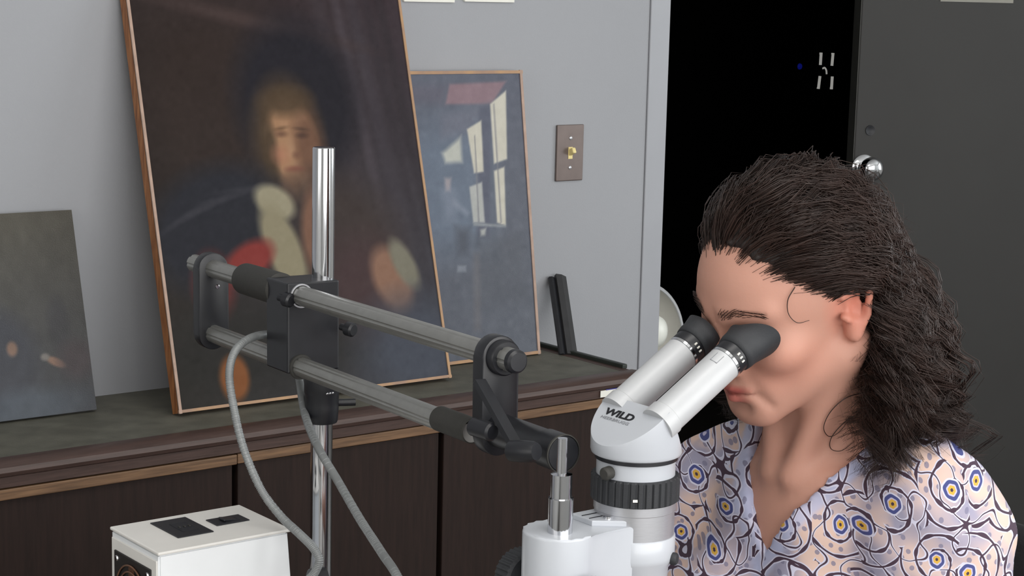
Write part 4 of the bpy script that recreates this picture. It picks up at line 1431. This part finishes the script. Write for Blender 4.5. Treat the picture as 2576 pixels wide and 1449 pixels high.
blend(0.22 * lip_mask((0.047, 0.062, -0.040), (0.030, 0.05, 0.028), 0.9), (206, 132, 112))
blend(0.35 * lip_mask((0.08, -0.015, 0.0), (0.03, 0.03, 0.04), 0.6), (206, 120, 100))
blend(0.85 * lip_mask((0, 0.094, -0.0645), (0.0225, 0.02, 0.0055), 0.5), (172, 92, 84))
blend(0.75 * lip_mask((0, 0.092, -0.0755), (0.0190, 0.02, 0.0068), 0.5), (186, 110, 100))
blend(0.8 * lip_mask((0, 0.094, -0.0693), (0.0240, 0.02, 0.0016), 0.8), (120, 52, 46))
blend(0.4 * (hl[:, 1] > 0.06) * lip_mask((0.031, 0.085, 0.002), (0.022, 0.02, 0.014), 0.8), (168, 118, 98))
tb_ = np.clip((np.abs(hl[:, 0]) - 0.012) / 0.042, 0, 1)
bz_ = 0.0195 + 0.0065 * np.sin(tb_ * math.pi * 0.72) - 0.004 * tb_ ** 2
inb = (np.abs(hl[:, 0]) > 0.011) & (np.abs(hl[:, 0]) < 0.056) & (hl[:, 1] > 0.05)
blend(0.62 * inb * np.clip(1.2 - np.abs(hl[:, 2] - bz_ - 0.001) / (0.0034 - 0.0018 * tb_), 0, 1), (92, 62, 50))
setcol(me, colr)
M['skin'] = attr_mat('skin', rough=0.54, sss=0.12, spec=0.30, bump=0.08, bscale=500)
body_o = link('body', me, M['skin'], person, True)

# eyebrows: short hairs following the brow arch
M['hair'] = mat('dark_brown_hair', (54, 38, 33), 0.38, var=0.25, scale=40, spec=0.35)
M['hair_mass'] = mat('dark_hair_mass', (36, 25, 22), 0.6, var=0.2, scale=120, stretch=(1, 1, 0.2), bump=0.6, bscale=240)


def strands_mesh(name, P, rad, mt, parent):
    """P: (n, m, 3) points; three-sided tapering tubes joined in one mesh"""
    n, m_, _ = P.shape
    t = np.gradient(P, axis=1)
    t /= np.linalg.norm(t, axis=2, keepdims=True) + 1e-12
    ref = np.array([0.37, 0.61, 0.7])
    e1 = np.cross(t, ref); e1 /= np.linalg.norm(e1, axis=2, keepdims=True) + 1e-12
    e2 = np.cross(t, e1)
    a = np.array([0, 2.0944, 4.18879])
    vs = P[:, :, None, :] + rad[:, :, None, None] * (np.cos(a)[None, None, :, None] * e1[:, :, None, :] + np.sin(a)[None, None, :, None] * e2[:, :, None, :])
    vs = vs.reshape(-1, 3)
    s_, i, k = np.meshgrid(np.arange(n), np.arange(m_ - 1), np.arange(3), indexing='ij')
    base = s_ * m_ * 3
    k2 = (k + 1) % 3
    fs = np.stack([base + i * 3 + k, base + i * 3 + k2, base + (i + 1) * 3 + k2, base + (i + 1) * 3 + k], -1).reshape(-1, 4)
    me_ = np_mesh(name, vs, fs)
    o = link(name, me_, mt, parent, True)
    return o


def field_at(P):
    """signed distance estimate of the face by nearest body vertex lookups (small sets only)"""
    out = np.zeros(len(P), int)
    for i, q in enumerate(P):
        out[i] = np.argmin(((V - q) ** 2).sum(1))
    return out


for sg in (1, -1):
    n = 600
    tt_ = rng.uniform(0, 1, n)
    cx_ = 0.013 + 0.042 * tt_
    cz_ = 0.0195 + 0.0065 * np.sin(tt_ * math.pi * 0.72) - 0.004 * tt_ ** 2 + rng.normal(0, 0.0017, n) * (1.25 - tt_ * 0.85)
    L0 = np.stack([sg * cx_, 0.10 - 0.022 * tt_ ** 1.6, cz_], -1)
    Wp = hf.w([0, 0, 0]) + HS * (L0 @ HEAD_R.T)
    near = V[field_at(Wp)]
    dirs = np.stack([sg * (0.55 + 0.4 * tt_), -0.30 * tt_, 0.65 - 0.85 * tt_], -1)
    dirs = (dirs @ HEAD_R.T); dirs /= np.linalg.norm(dirs, axis=1)[:, None]
    outn = (near - hf.w((0, 0, 0))); outn /= np.linalg.norm(outn, axis=1)[:, None]
    ss = np.linspace(0, 1, 4)
    P = near[:, None, :] + outn[:, None, :] * (0.0003 + 0.0012 * ss * (1 - ss * 0.5))[None, :, None] + dirs[:, None, :] * (ss * 0.0062)[None, :, None]
    rd = np.tile(np.array([0.00026, 0.0003, 0.00024, 0.0001]), (n, 1))
    strands_mesh('eyebrow', P, rd, M['hair'], person)

# ------------------------------------------------------------------ blouse, trousers, shoes
xb = steps((0.98, 1.50, 0.0052))
yb = steps((0.86, 1.48, 0.0052))
zb = steps((0.50, 0.95, 0.010), (0.95, 1.17, 0.0040))
FC = Field(xb, yb, zb)
for k_, a_, kk in torso: FC.op(bf, k_, a_, kk, infl=0.009)
for k_, a_, kk in shoulders[0:2] + shoulders[3:5]: FC.op(bf, k_, a_, kk, infl=0.008)
for k_, a_, kk in (limbs[0], limbs[2]): FC.op(bf, k_, a_, kk, infl=0.013)
FC.op(wf, 'cone', (bf.w((0.012, -0.090, -0.04)), bf.w((0.014, -0.092, 0.022)), 0.070, 0.058), 0.02)
X, Y, Z = np.meshgrid(xb, yb, zb, indexing='ij')
PL = bf.loc(np.stack([X, Y, Z], -1))
# soft folds
fold = 0.0022 * np.sin(PL[..., 0] * 70 + PL[..., 2] * 55 + 1.5 * np.sin(PL[..., 2] * 40)) + 0.0016 * np.sin(PL[..., 1] * 90 - PL[..., 2] * 70)
FC.G = FC.G + fold * np.clip((0.02 - PL[..., 2]) / 0.06, 0, 1)
# V neck opening
VB = -0.083           # height of its point
half = np.clip((PL[..., 2] - VB) * 0.63, -0.05, 0.078) + 0.0012 * np.sin(PL[..., 2] * 420)
vcut = np.maximum(np.abs(PL[..., 0]) - half, -(PL[..., 1] + 0.075))       # in front of the neck
ncut = sd_cone(PL, (0, -0.066, -0.05), (0, -0.048, 0.16), 0.060, 0.064)
cutv = np.minimum(vcut, ncut)
FC.G = np.maximum(FC.G, -cutv)
# open hem
FC.G = np.maximum(FC.G, -(PL[..., 2] + 0.52))
Vb, Fb_ = surface_nets(xb, yb, zb, FC.G)
Vb = smooth_verts(Vb, Fb_, 1, 0.4)
meb = np_mesh('blouse', Vb, Fb_)
Lb = bf.loc(Vb)
halfb = np.clip((Lb[:, 2] - VB) * 0.63, -0.05, 0.078)
dband = np.abs(Lb[:, 0]) - halfb
bnd = np.clip((0.024 - dband) / 0.006, 0, 1) * np.clip((Lb[:, 2] - VB + 0.05) / 0.01, 0, 1) * (Lb[:, 1] > -0.13)     # doubled facing along the neckline
at_ = meb.attributes.new('band', 'FLOAT', 'POINT')
at_.data.foreach_set('value', bnd.astype(np.float32) * 0.8)

mt, nt, b = nodes_of('floral_print')
tc = N(nt, 'ShaderNodeTexCoord')
sep = N(nt, 'ShaderNodeSeparateXYZ')
nt.links.new(tc.outputs['Object'], sep.inputs[0])


def Mth(op, a, b_=None, c=None):
    n = N(nt, 'ShaderNodeMath', operation=op)
    for i, v in enumerate((a, b_, c)):
        if v is None: continue
        if isinstance(v, (int, float)): n.inputs[i].default_value = v
        else: nt.links.new(v, n.inputs[i])
    return n.outputs[0]


hx = Mth('ADD', Mth('MULTIPLY', sep.outputs[0], 0.80), Mth('MULTIPLY', sep.outputs[1], -0.75))
cmb = N(nt, 'ShaderNodeCombineXYZ')
nt.links.new(hx, cmb.inputs[0]); nt.links.new(sep.outputs[2], cmb.inputs[1])
wn = N(nt, 'ShaderNodeTexNoise', i_Scale=26.0, i_Detail=1.0)
nt.links.new(cmb.outputs[0], wn.inputs['Vector'])
wv = N(nt, 'ShaderNodeVectorMath', operation='SUBTRACT')
nt.links.new(wn.outputs['Color'], wv.inputs[0]); wv.inputs[1].default_value = (0.5, 0.5, 0.5)
ws = N(nt, 'ShaderNodeVectorMath', operation='SCALE'); ws.inputs['Scale'].default_value = 0.010
nt.links.new(wv.outputs[0], ws.inputs[0])
wa = N(nt, 'ShaderNodeVectorMath', operation='ADD')
nt.links.new(cmb.outputs[0], wa.inputs[0]); nt.links.new(ws.outputs[0], wa.inputs[1])
# flatten z
wz = N(nt, 'ShaderNodeVectorMath', operation='MULTIPLY'); wz.inputs[1].default_value = (1, 1, 0)
nt.links.new(wa.outputs[0], wz.inputs[0])
SC = 21.0
vor = N(nt, 'ShaderNodeTexVoronoi', voronoi_dimensions='2D', feature='F1'); vor.inputs['Scale'].default_value = SC; vor.inputs['Randomness'].default_value = 0.8
nt.links.new(wz.outputs[0], vor.inputs['Vector'])
dif = N(nt, 'ShaderNodeVectorMath', operation='SUBTRACT')
nt.links.new(wz.outputs[0], dif.inputs[0]); nt.links.new(vor.outputs['Position'], dif.inputs[1])
sp2 = N(nt, 'ShaderNodeSeparateXYZ'); nt.links.new(dif.outputs[0], sp2.inputs[0])
ang_ = Mth('ARCTAN2', sp2.outputs[1], sp2.outputs[0])
ln_ = N(nt, 'ShaderNodeVectorMath', operation='LENGTH'); nt.links.new(dif.outputs[0], ln_.inputs[0])
rad_ = ln_.outputs['Value']
# scroll lines: spiral in polar coordinates round each flower
sgnr = N(nt, 'ShaderNodeSeparateColor'); nt.links.new(vor.outputs['Color'], sgnr.inputs[0])
hand_ = Mth('SIGN', Mth('SUBTRACT', sgnr.outputs[0], 0.5))
ph = Mth('ADD', Mth('ADD', Mth('MULTIPLY', Mth('MULTIPLY', ang_, hand_), 1 / (2 * math.pi)), Mth('MULTIPLY', rad_, 1 / 0.0140)), sgnr.outputs[1])
fr1 = Mth('ABSOLUTE', Mth('SUBTRACT', Mth('FRACT', ph), 0.5))          # 0 at the line
far = Mth('GREATER_THAN', rad_, 0.0085)
# leaves along the scroll: widen the line periodically
leafw = Mth('MULTIPLY', Mth('MAXIMUM', Mth('SINE', Mth('MULTIPLY', ang_, 7.0)), 0.0), 0.06)
w_d = Mth('ADD', 0.066, Mth('POWER', leafw, 1.0))
dark_scroll = Mth('MULTIPLY', Mth('LESS_THAN', fr1, w_d), far)
white_scroll = Mth('MULTIPLY', Mth('LESS_THAN', fr1, Mth('ADD', w_d, 0.07)), far)
# connecting vines: cell borders
ve = N(nt, 'ShaderNodeTexVoronoi', voronoi_dimensions='2D', feature='DISTANCE_TO_EDGE'); ve.inputs['Scale'].default_value = SC; ve.inputs['Randomness'].default_value = 0.8
nt.links.new(wz.outputs[0], ve.inputs['Vector'])
de = ve.outputs['Distance']
vn = N(nt, 'ShaderNodeTexNoise', noise_dimensions='2D', i_Scale=34.0, i_Detail=0.5)
nt.links.new(cmb.outputs[0], vn.inputs['Vector'])
de2 = Mth('ABSOLUTE', Mth('SUBTRACT', vn.outputs['Fac'], 0.5))
dark_v = Mth('LESS_THAN', de2, 0.013)
white_v = Mth('LESS_THAN', de2, 0.034)
# small scattered leaves
v2 = N(nt, 'ShaderNodeTexVoronoi', voronoi_dimensions='2D', feature='F1'); v2.inputs['Scale'].default_value = 75.0
nt.links.new(wa.outputs[0], v2.inputs['Vector'])
leaf = Mth('LESS_THAN', v2.outputs['Distance'], 0.17)


def mixc(fac, a, b_):
    n = N(nt, 'ShaderNodeMix', data_type='RGBA')
    if isinstance(fac, (int, float)): n.inputs['Factor'].default_value = fac
    else: nt.links.new(fac, n.inputs['Factor'])
    for nm, v in (('A', a), ('B', b_)):
        sk_ = [s_ for s_ in n.inputs if s_.name == nm and s_.type == 'RGBA'][0]
        if isinstance(v, tuple): sk_.default_value = (*v, 1)
        else: nt.links.new(v, sk_)
    return [s_ for s_ in n.outputs if s_.type == 'RGBA'][0]


gn = N(nt, 'ShaderNodeTexNoise', i_Scale=17.0, i_Detail=2.0)
nt.links.new(tc.outputs['Object'], gn.inputs['Vector'])
gr = N(nt, 'ShaderNodeValToRGB')
els = gr.color_ramp.elements
els[0].position = 0.38; els[0].color = (*lin((152, 149, 170)), 1)
els[1].position = 0.60; els[1].color = (*lin((212, 184, 172)), 1)
nt.links.new(gn.outputs['Fac'], gr.inputs['Fac'])
bandn = N(nt, 'ShaderNodeAttribute', attribute_name='band')
c_ = mixc(bandn.outputs['Fac'], gr.outputs['Color'], lin((176, 182, 212)))
white = lin((200, 199, 218)); dark = lin((70, 54, 68)); blue = lin((70, 76, 128)); yel = lin((206, 164, 72))
c_ = mixc(Mth('MULTIPLY', leaf, 0.8), c_, lin((120, 118, 142)))
c_ = mixc(white_scroll, c_, white)
c_ = mixc(white_v, c_, white)
c_ = mixc(dark_scroll, c_, dark)
c_ = mixc(dark_v, c_, dark)
pet = Mth('ADD', rad_, Mth('MULTIPLY', Mth('SINE', Mth('MULTIPLY', ang_, 6.0)), 0.0002))
c_ = mixc(Mth('LESS_THAN', pet, 0.0088), c_, white)
c_ = mixc(Mth('LESS_THAN', pet, 0.0075), c_, blue)
c_ = mixc(Mth('LESS_THAN', pet, 0.0048), c_, lin((186, 180, 206)))
c_ = mixc(Mth('LESS_THAN', pet, 0.0036), c_, yel)
c_ = mixc(Mth('LESS_THAN', pet, 0.0014), c_, dark)
nt.links.new(c_, b.inputs['Base Color'])
b.inputs['Roughness'].default_value = 0.75
b.inputs['Specular IOR Level'].default_value = 0.25
M['blouse'] = mt
link('blouse', meb, M['blouse'], person, True)

xt = steps((0.68, 1.50, 0.012)); yt = steps((0.90, 1.44, 0.012)); zt_ = steps((0.02, 0.72, 0.012))
FT = Field(xt, yt, zt_)
for k_, a_, kk in [legs[0], legs[1], legs[2], legs[4], legs[5]]: FT.op(bf, k_, a_, kk, infl=0.010)
Vt, Ft_ = surface_nets(xt, yt, zt_, FT.G)
link('trousers', np_mesh('trousers', Vt, Ft_), M['trousers'], person, True)
for l_ in (legs[3], legs[6]):
    xt = steps((0.66, 1.0, 0.008)); yt = steps((0.98, 1.36, 0.008)); zt_ = steps((-0.012, 0.12, 0.007))
    FT = Field(xt, yt, zt_)
    FT.op(bf, l_[0], l_[1], l_[2], infl=0.008)
    Zg = np.broadcast_to(zt_[None, None, :], FT.G.shape)
    FT.G = np.maximum(FT.G, 0.002 - Zg)
    Vt, Ft_ = surface_nets(xt, yt, zt_, FT.G)
    link('shoe', np_mesh('shoe', Vt, Ft_), M['shoe'], person, True)

# ------------------------------------------------------------------ hair
def scalp_ok(L):
    x, y, z = L[:, 0], L[:, 1], L[:, 2]
    g = np.interp(z, [-0.065, -0.03, -0.005, 0.025, 0.055, 0.075, 0.12], [-0.062, -0.046, -0.016, 0.028, 0.068, 0.080, 0.090])
    g = g + 0.010 * np.clip(1 - np.abs(x) / 0.03, 0, 1) * (z > 0.05)
    return (y < g) & (z > -0.062)


dn_l = HEAD_R.T @ np.array([0, 0, -1.0])          # world down in head coordinates
cs, rs_ = np.array([0, -0.008, 0.026]), np.array([0.077, 0.099, 0.089])


def guide_roots(n):
    out = []
    while len(out) < n:
        v = rng.normal(size=(4000, 3)); v /= np.linalg.norm(v, axis=1)[:, None]
        L = cs + rs_ * v
        L = L[scalp_ok(L)]
        out += list(L)
    return np.array(out[:n])


def obstacle(p, layer):
    """distance to skull, face, neck and shoulders (head coordinates), inflated by layer"""
    d = sd_ell(p, cs, rs_) - layer
    d = np.minimum(d, sd_ell(p, (0, 0.030, -0.040), (0.073, 0.066, 0.086)) - 0.004)
    d = np.minimum(d, sd_cone(p, nka, nkb, 0.066, 0.060) - 0.004)
    d = np.minimum(d, sd_ell(p, (0.084, -0.002, -0.016), (0.034, 0.040, 0.044)))
    d = np.minimum(d, sd_ell(p, (-0.080, -0.006, -0.014), (0.022, 0.030, 0.036)))
    for (a, b_, r_) in shl:
        d = np.minimum(d, sd_cone(p, a, b_, r_, r_) - 0.006)
    return d


nka, nkb = hf.loc(nk0), hf.loc(nk1)
shl = []
for sg in (1, -1):
    shl.append((hf.loc(bf.w((sg * 0.028, -0.085, 0.045))), hf.loc(bf.w((sg * 0.135, -0.070, -0.012))), 0.046))
    shl.append((hf.loc(bf.w((sg * 0.07, -0.07, -0.04))), hf.loc(bf.w((sg * 0.17, -0.062, -0.03))), 0.060))

NG, NS, MP = 640, 20, 20
roots = guide_roots(5200)
hg = np.interp(roots[:, 2], [-0.065, -0.03, -0.005, 0.025, 0.055, 0.075, 0.12], [-0.062, -0.046, -0.016, 0.028, 0.068, 0.080, 0.090])
edge_ = np.abs(hg - roots[:, 1]) < 0.016
roots = np.concatenate([roots[edge_ & (roots[:, 2] > 0.0)][:170], roots[~edge_][:470]])
NG = len(roots)
nrm = (roots - cs) / rs_ ** 2; nrm /= np.linalg.norm(nrm, axis=1)[:, None]
frontness = np.clip((roots[:, 1] + 0.03) / 0.09, 0, 1)
highness = np.clip(roots[:, 2] / 0.09, 0, 1)
lay = rng.uniform(0.05, 1, NG) ** 0.7 * (0.012 + 0.004 * highness + 0.006 * frontness)
length = rng.uniform(0.185, 0.26, NG) + 0.05 * frontness + 0.055 * highness
sidev = np.sign(roots[:, 0] + rng.normal(0, 0.02, NG))
P = roots.copy()
back = np.array([0, -1.0, 0.25])
tang = back - nrm * (nrm @ back)[:, None]
tang /= np.linalg.norm(tang, axis=1)[:, None] + 1e-6
dirv = nrm * (0.45 + 0.35 * frontness[:, None]) + tang
dirv /= np.linalg.norm(dirv, axis=1)[:, None]
path = [P.copy()]
ds = (length / (MP - 1))[:, None]
outw = rng.uniform(0.0, 0.13, NG)
fwd = rng.uniform(-0.10, 0.95, NG)
for i in range(1, MP):
    s_ = ds * i
    sweepw = np.exp(-s_ / (0.045 + 0.060 * frontness[:, None]))
    sw_ = np.stack([sidev * (0.30 + 0.35 * rng.random(NG)), np.full(NG, -1.0), np.full(NG, 0.05)], -1)
    fall = dn_l[None, :] + np.stack([sidev * outw * 0.8, -outw, np.zeros(NG)], -1)
    fall[:, 1] -= 1.2 * np.clip((P[:, 1] + 0.030) / 0.02, 0, 1) * (P[:, 2] > -0.045)      # tucked behind the ears
    fall[:, 1] += fwd * np.clip((-0.005 - P[:, 2]) / 0.03, 0, 1)
    tgt = sweepw * sw_ + (1 - sweepw) * fall * 1.2
    tgt /= np.linalg.norm(tgt, axis=1)[:, None]
    dirv = dirv * 0.66 + tgt * 0.34
    dirv /= np.linalg.norm(dirv, axis=1)[:, None]
    P = P + dirv * ds
    grow = np.clip(i / 4.0, 0, 1)
    for _ in range(2):
        d = obstacle(P, lay * grow)
        g = np.zeros_like(P)
        for c in range(3):
            e = np.zeros(3); e[c] = 0.002
            g[:, c] = (obstacle(P + e, lay * grow) - obstacle(P - e, lay * grow)) / 0.004
        g /= np.linalg.norm(g, axis=1)[:, None] + 1e-9
        push = np.where(d < 0, -d, 0)[:, None]
        P = P + g * push
    ds_ = sd_ell(P, cs, rs_) - lay * grow          # keep the crown close to its layer
    pull = np.where((ds_ > 0) & (P[:, 2] > 0.0), ds_ * 0.55, 0)[:, None]
    gs = (P - cs) / rs_ ** 2; gs /= np.linalg.norm(gs, axis=1)[:, None]
    P = P - gs * pull
    path.append(P.copy())
G3 = np.stack(path, 1)                                   # (NG, MP, 3) head coordinates
for _ in range(3):
    G3[:, 1:-1] = 0.5 * G3[:, 1:-1] + 0.25 * (G3[:, :-2] + G3[:, 2:])
tpar = np.linspace(0, 1, MP)
tg = np.gradient(G3, axis=1); tg /= np.linalg.norm(tg, axis=2, keepdims=True) + 1e-9
o1 = np.cross(tg, np.array([0.2, 0.3, 0.93])); o1 /= np.linalg.norm(o1, axis=2, keepdims=True) + 1e-9
o2 = np.cross(tg, o1)
wl = rng.uniform(0.045, 0.075, NG)
phs = rng.uniform(0, 6.28, NG)
arc = tpar[None, :] * length[:, None]
amp = (0.0010 + 0.0210 * np.clip(tpar - 0.15, 0, 1) ** 1.0)[None, :] * rng.uniform(0.4, 1.5, NG)[:, None]
th = arc / wl[:, None] * 2 * np.pi + phs[:, None]
allP, allR = [], []
for k in range(NS):
    off = rng.normal(0, 1, (NG, 2)) * 0.55
    spread = (np.interp(tpar, [0, 0.15, 1], [0.0040, 0.0078, 0.0030]) + 0.003 * tpar ** 3)[None, :, None]
    jit = rng.normal(0, 0.0004, (NG, MP, 3)); jit = np.cumsum(jit, 1) * 0.5
    jit -= jit[:, :1]
    th2 = th + rng.normal(0, 0.22, NG)[:, None]
    cur = amp[..., None] * (np.cos(th2)[..., None] * o1 + 0.8 * np.sin(th2)[..., None] * o2)
    Q = G3 + cur + spread * (off[:, None, 0:1] * o1 + off[:, None, 1:2] * o2) + jit
    fly = k >= NS - 2
    if fly:      # a few flyaway hairs
        Q = Q + (tpar ** 1.5)[None, :, None] * rng.normal(0, 0.010, (NG, 1, 3))
    # keep roots on the scalp
    r_ = Q[:, 0] - cs
    Q = Q + (tpar[None, :, None] < 0.25) * (-nrm[:, None, :] * 0.004 * (1 - tpar / 0.25)[None, :, None])
    allP.append(Q)
    taper = np.interp(tpar, [0, 0.12, 0.6, 1.0], [0.45, 1.0, 0.9, 0.2])
    rr = np.tile((0.00046 * taper)[None, :], (NG, 1)) * rng.uniform(0.7, 1.25, (NG, 1))
    if fly: rr = rr * 0.5
    allR.append(rr)
HP = np.concatenate(allP, 0)
HRr = np.concatenate(allR, 0)
HW = hf.o + HS * (HP @ HEAD_R.T)
# solid mass of hair beneath the loose strands
xh = steps((1.10, 1.46, 0.006)); yh = steps((1.02, 1.32, 0.006)); zh_ = steps((1.02, 1.40, 0.006))
FH = Field(xh, yh, zh_)
FH.op(hf, 'ell', ((0, -0.010, 0.032), (0.0790, 0.1000, 0.0905)), 0.01)
FH.op(hf, 'ell', ((0, -0.050, 0.018), (0.074, 0.076, 0.080)), 0.02)
FH.op(hf, 'cone', ((0, -0.085, -0.01), (0, -0.115, -0.085), 0.058, 0.036), 0.03)
FH.op(hf, 'cone', ((0.05, -0.070, 0.00), (0.060, -0.085, -0.09), 0.030, 0.014), 0.02)
FH.op(hf, 'cone', ((-0.05, -0.070, 0.00), (-0.060, -0.080, -0.10), 0.030, 0.018), 0.02)
X, Y, Z = np.meshgrid(xh, yh, zh_, indexing='ij')
HL = hf.loc(np.stack([X, Y, Z], -1))
gline = np.interp(HL[..., 2], [-0.2, -0.03, -0.005, 0.025, 0.055, 0.075, 0.12], [-0.056, -0.056, -0.042, 0.010, 0.052, 0.066, 0.078])
FH.G = np.maximum(FH.G, (HL[..., 1] - gline) * 0.8)
FH.G = FH.G + 0.0016 * np.sin(HL[..., 0] * 260 + HL[..., 2] * 60) * np.sin(HL[..., 1] * 70)
Vh, Fh_ = surface_nets(xh, yh, zh_, FH.G)
Vh = smooth_verts(Vh, Fh_, 2, 0.5)
hair_o = link('hair', np_mesh('hair', Vh, Fh_), M['hair_mass'], person, True)
so = strands_mesh('hair_strands', HW, HRr, M['hair'], hair_o)
so['kind'] = 'stuff'
# loose single curls lying on temple and neck
_q = V - C_
_d = _q @ F_
_sx = CX + FPX * (_q @ R_) / _d
_sy = CY - FPX * (_q @ U_) / _d


def on_skin(px, py, lift=0.0015):
    near_ = ((_sx - px) ** 2 + (_sy - py) ** 2) < 14 ** 2
    d = _d[near_].min() if near_.any() else 1.68
    return at(px, py, d - lift)


for w_ in ([(2000, 722), (1982, 755), (1984, 790), (2006, 812), (2036, 806)],
           [(2185, 985), (2130, 1000), (2090, 1035), (2072, 1075), (2086, 1098), (2112, 1086), (2140, 1050)],
           [(2175, 1030), (2125, 1062), (2092, 1100), (2090, 1128), (2116, 1134), (2150, 1110)]):
    pt = spline([on_skin(*p_) for p_ in w_], 40)
    sweep('hair_wisp', pt, np.linspace(0.00055, 0.00025, 40), M['hair'], hair_o, 5)

# ------------------------------------------------------------------ chair
ch = thing('office_chair', (1.345, 1.17, 0), 'black office chair the seated woman sits on', 'chair')
box('seat', (1.335, 1.17, 0.415), (0.44, 0.46, 0.07), M['chair'], ch, bevel=0.025, seg=4, smooth=True)
box('backrest', (1.475, 1.10, 0.825), (0.035, 0.44, 0.34), M['chair'], ch, bevel=0.016, seg=4, smooth=True)
box('back_bar', (1.515, 1.17, 0.58), (0.02, 0.06, 0.42), M['black_metal'], ch, bevel=0.004)
box('back_bracket', (1.45, 1.17, 0.375), (0.15, 0.06, 0.014), M['black_metal'], ch, bevel=0.003)
rod('gas_column', (1.345, 1.17, 0.07), (1.345, 1.17, 0.385), 0.026, M['black_metal'], ch, 24)
for k in range(5):
    a_ = 2 * math.pi * k / 5 + 0.3
    c0_ = np.array([1.345, 1.17, 0.075]); c1_ = c0_ + np.array([0.27 * math.cos(a_), 0.27 * math.sin(a_), -0.012])
    leg_ = rod('base_leg', c0_, c1_, 0.02, M['black_metal'], ch, 14, r2=0.014)
    lathe('caster', [(0, -0.012), (0.022, -0.012), (0.026, -0.008), (0.026, 0.008), (0.022, 0.012), (0, 0.012)], c1_ + np.array([0, 0, -0.037]), (math.sin(a_), -math.cos(a_), 0), M['rubber'], leg_, 20)
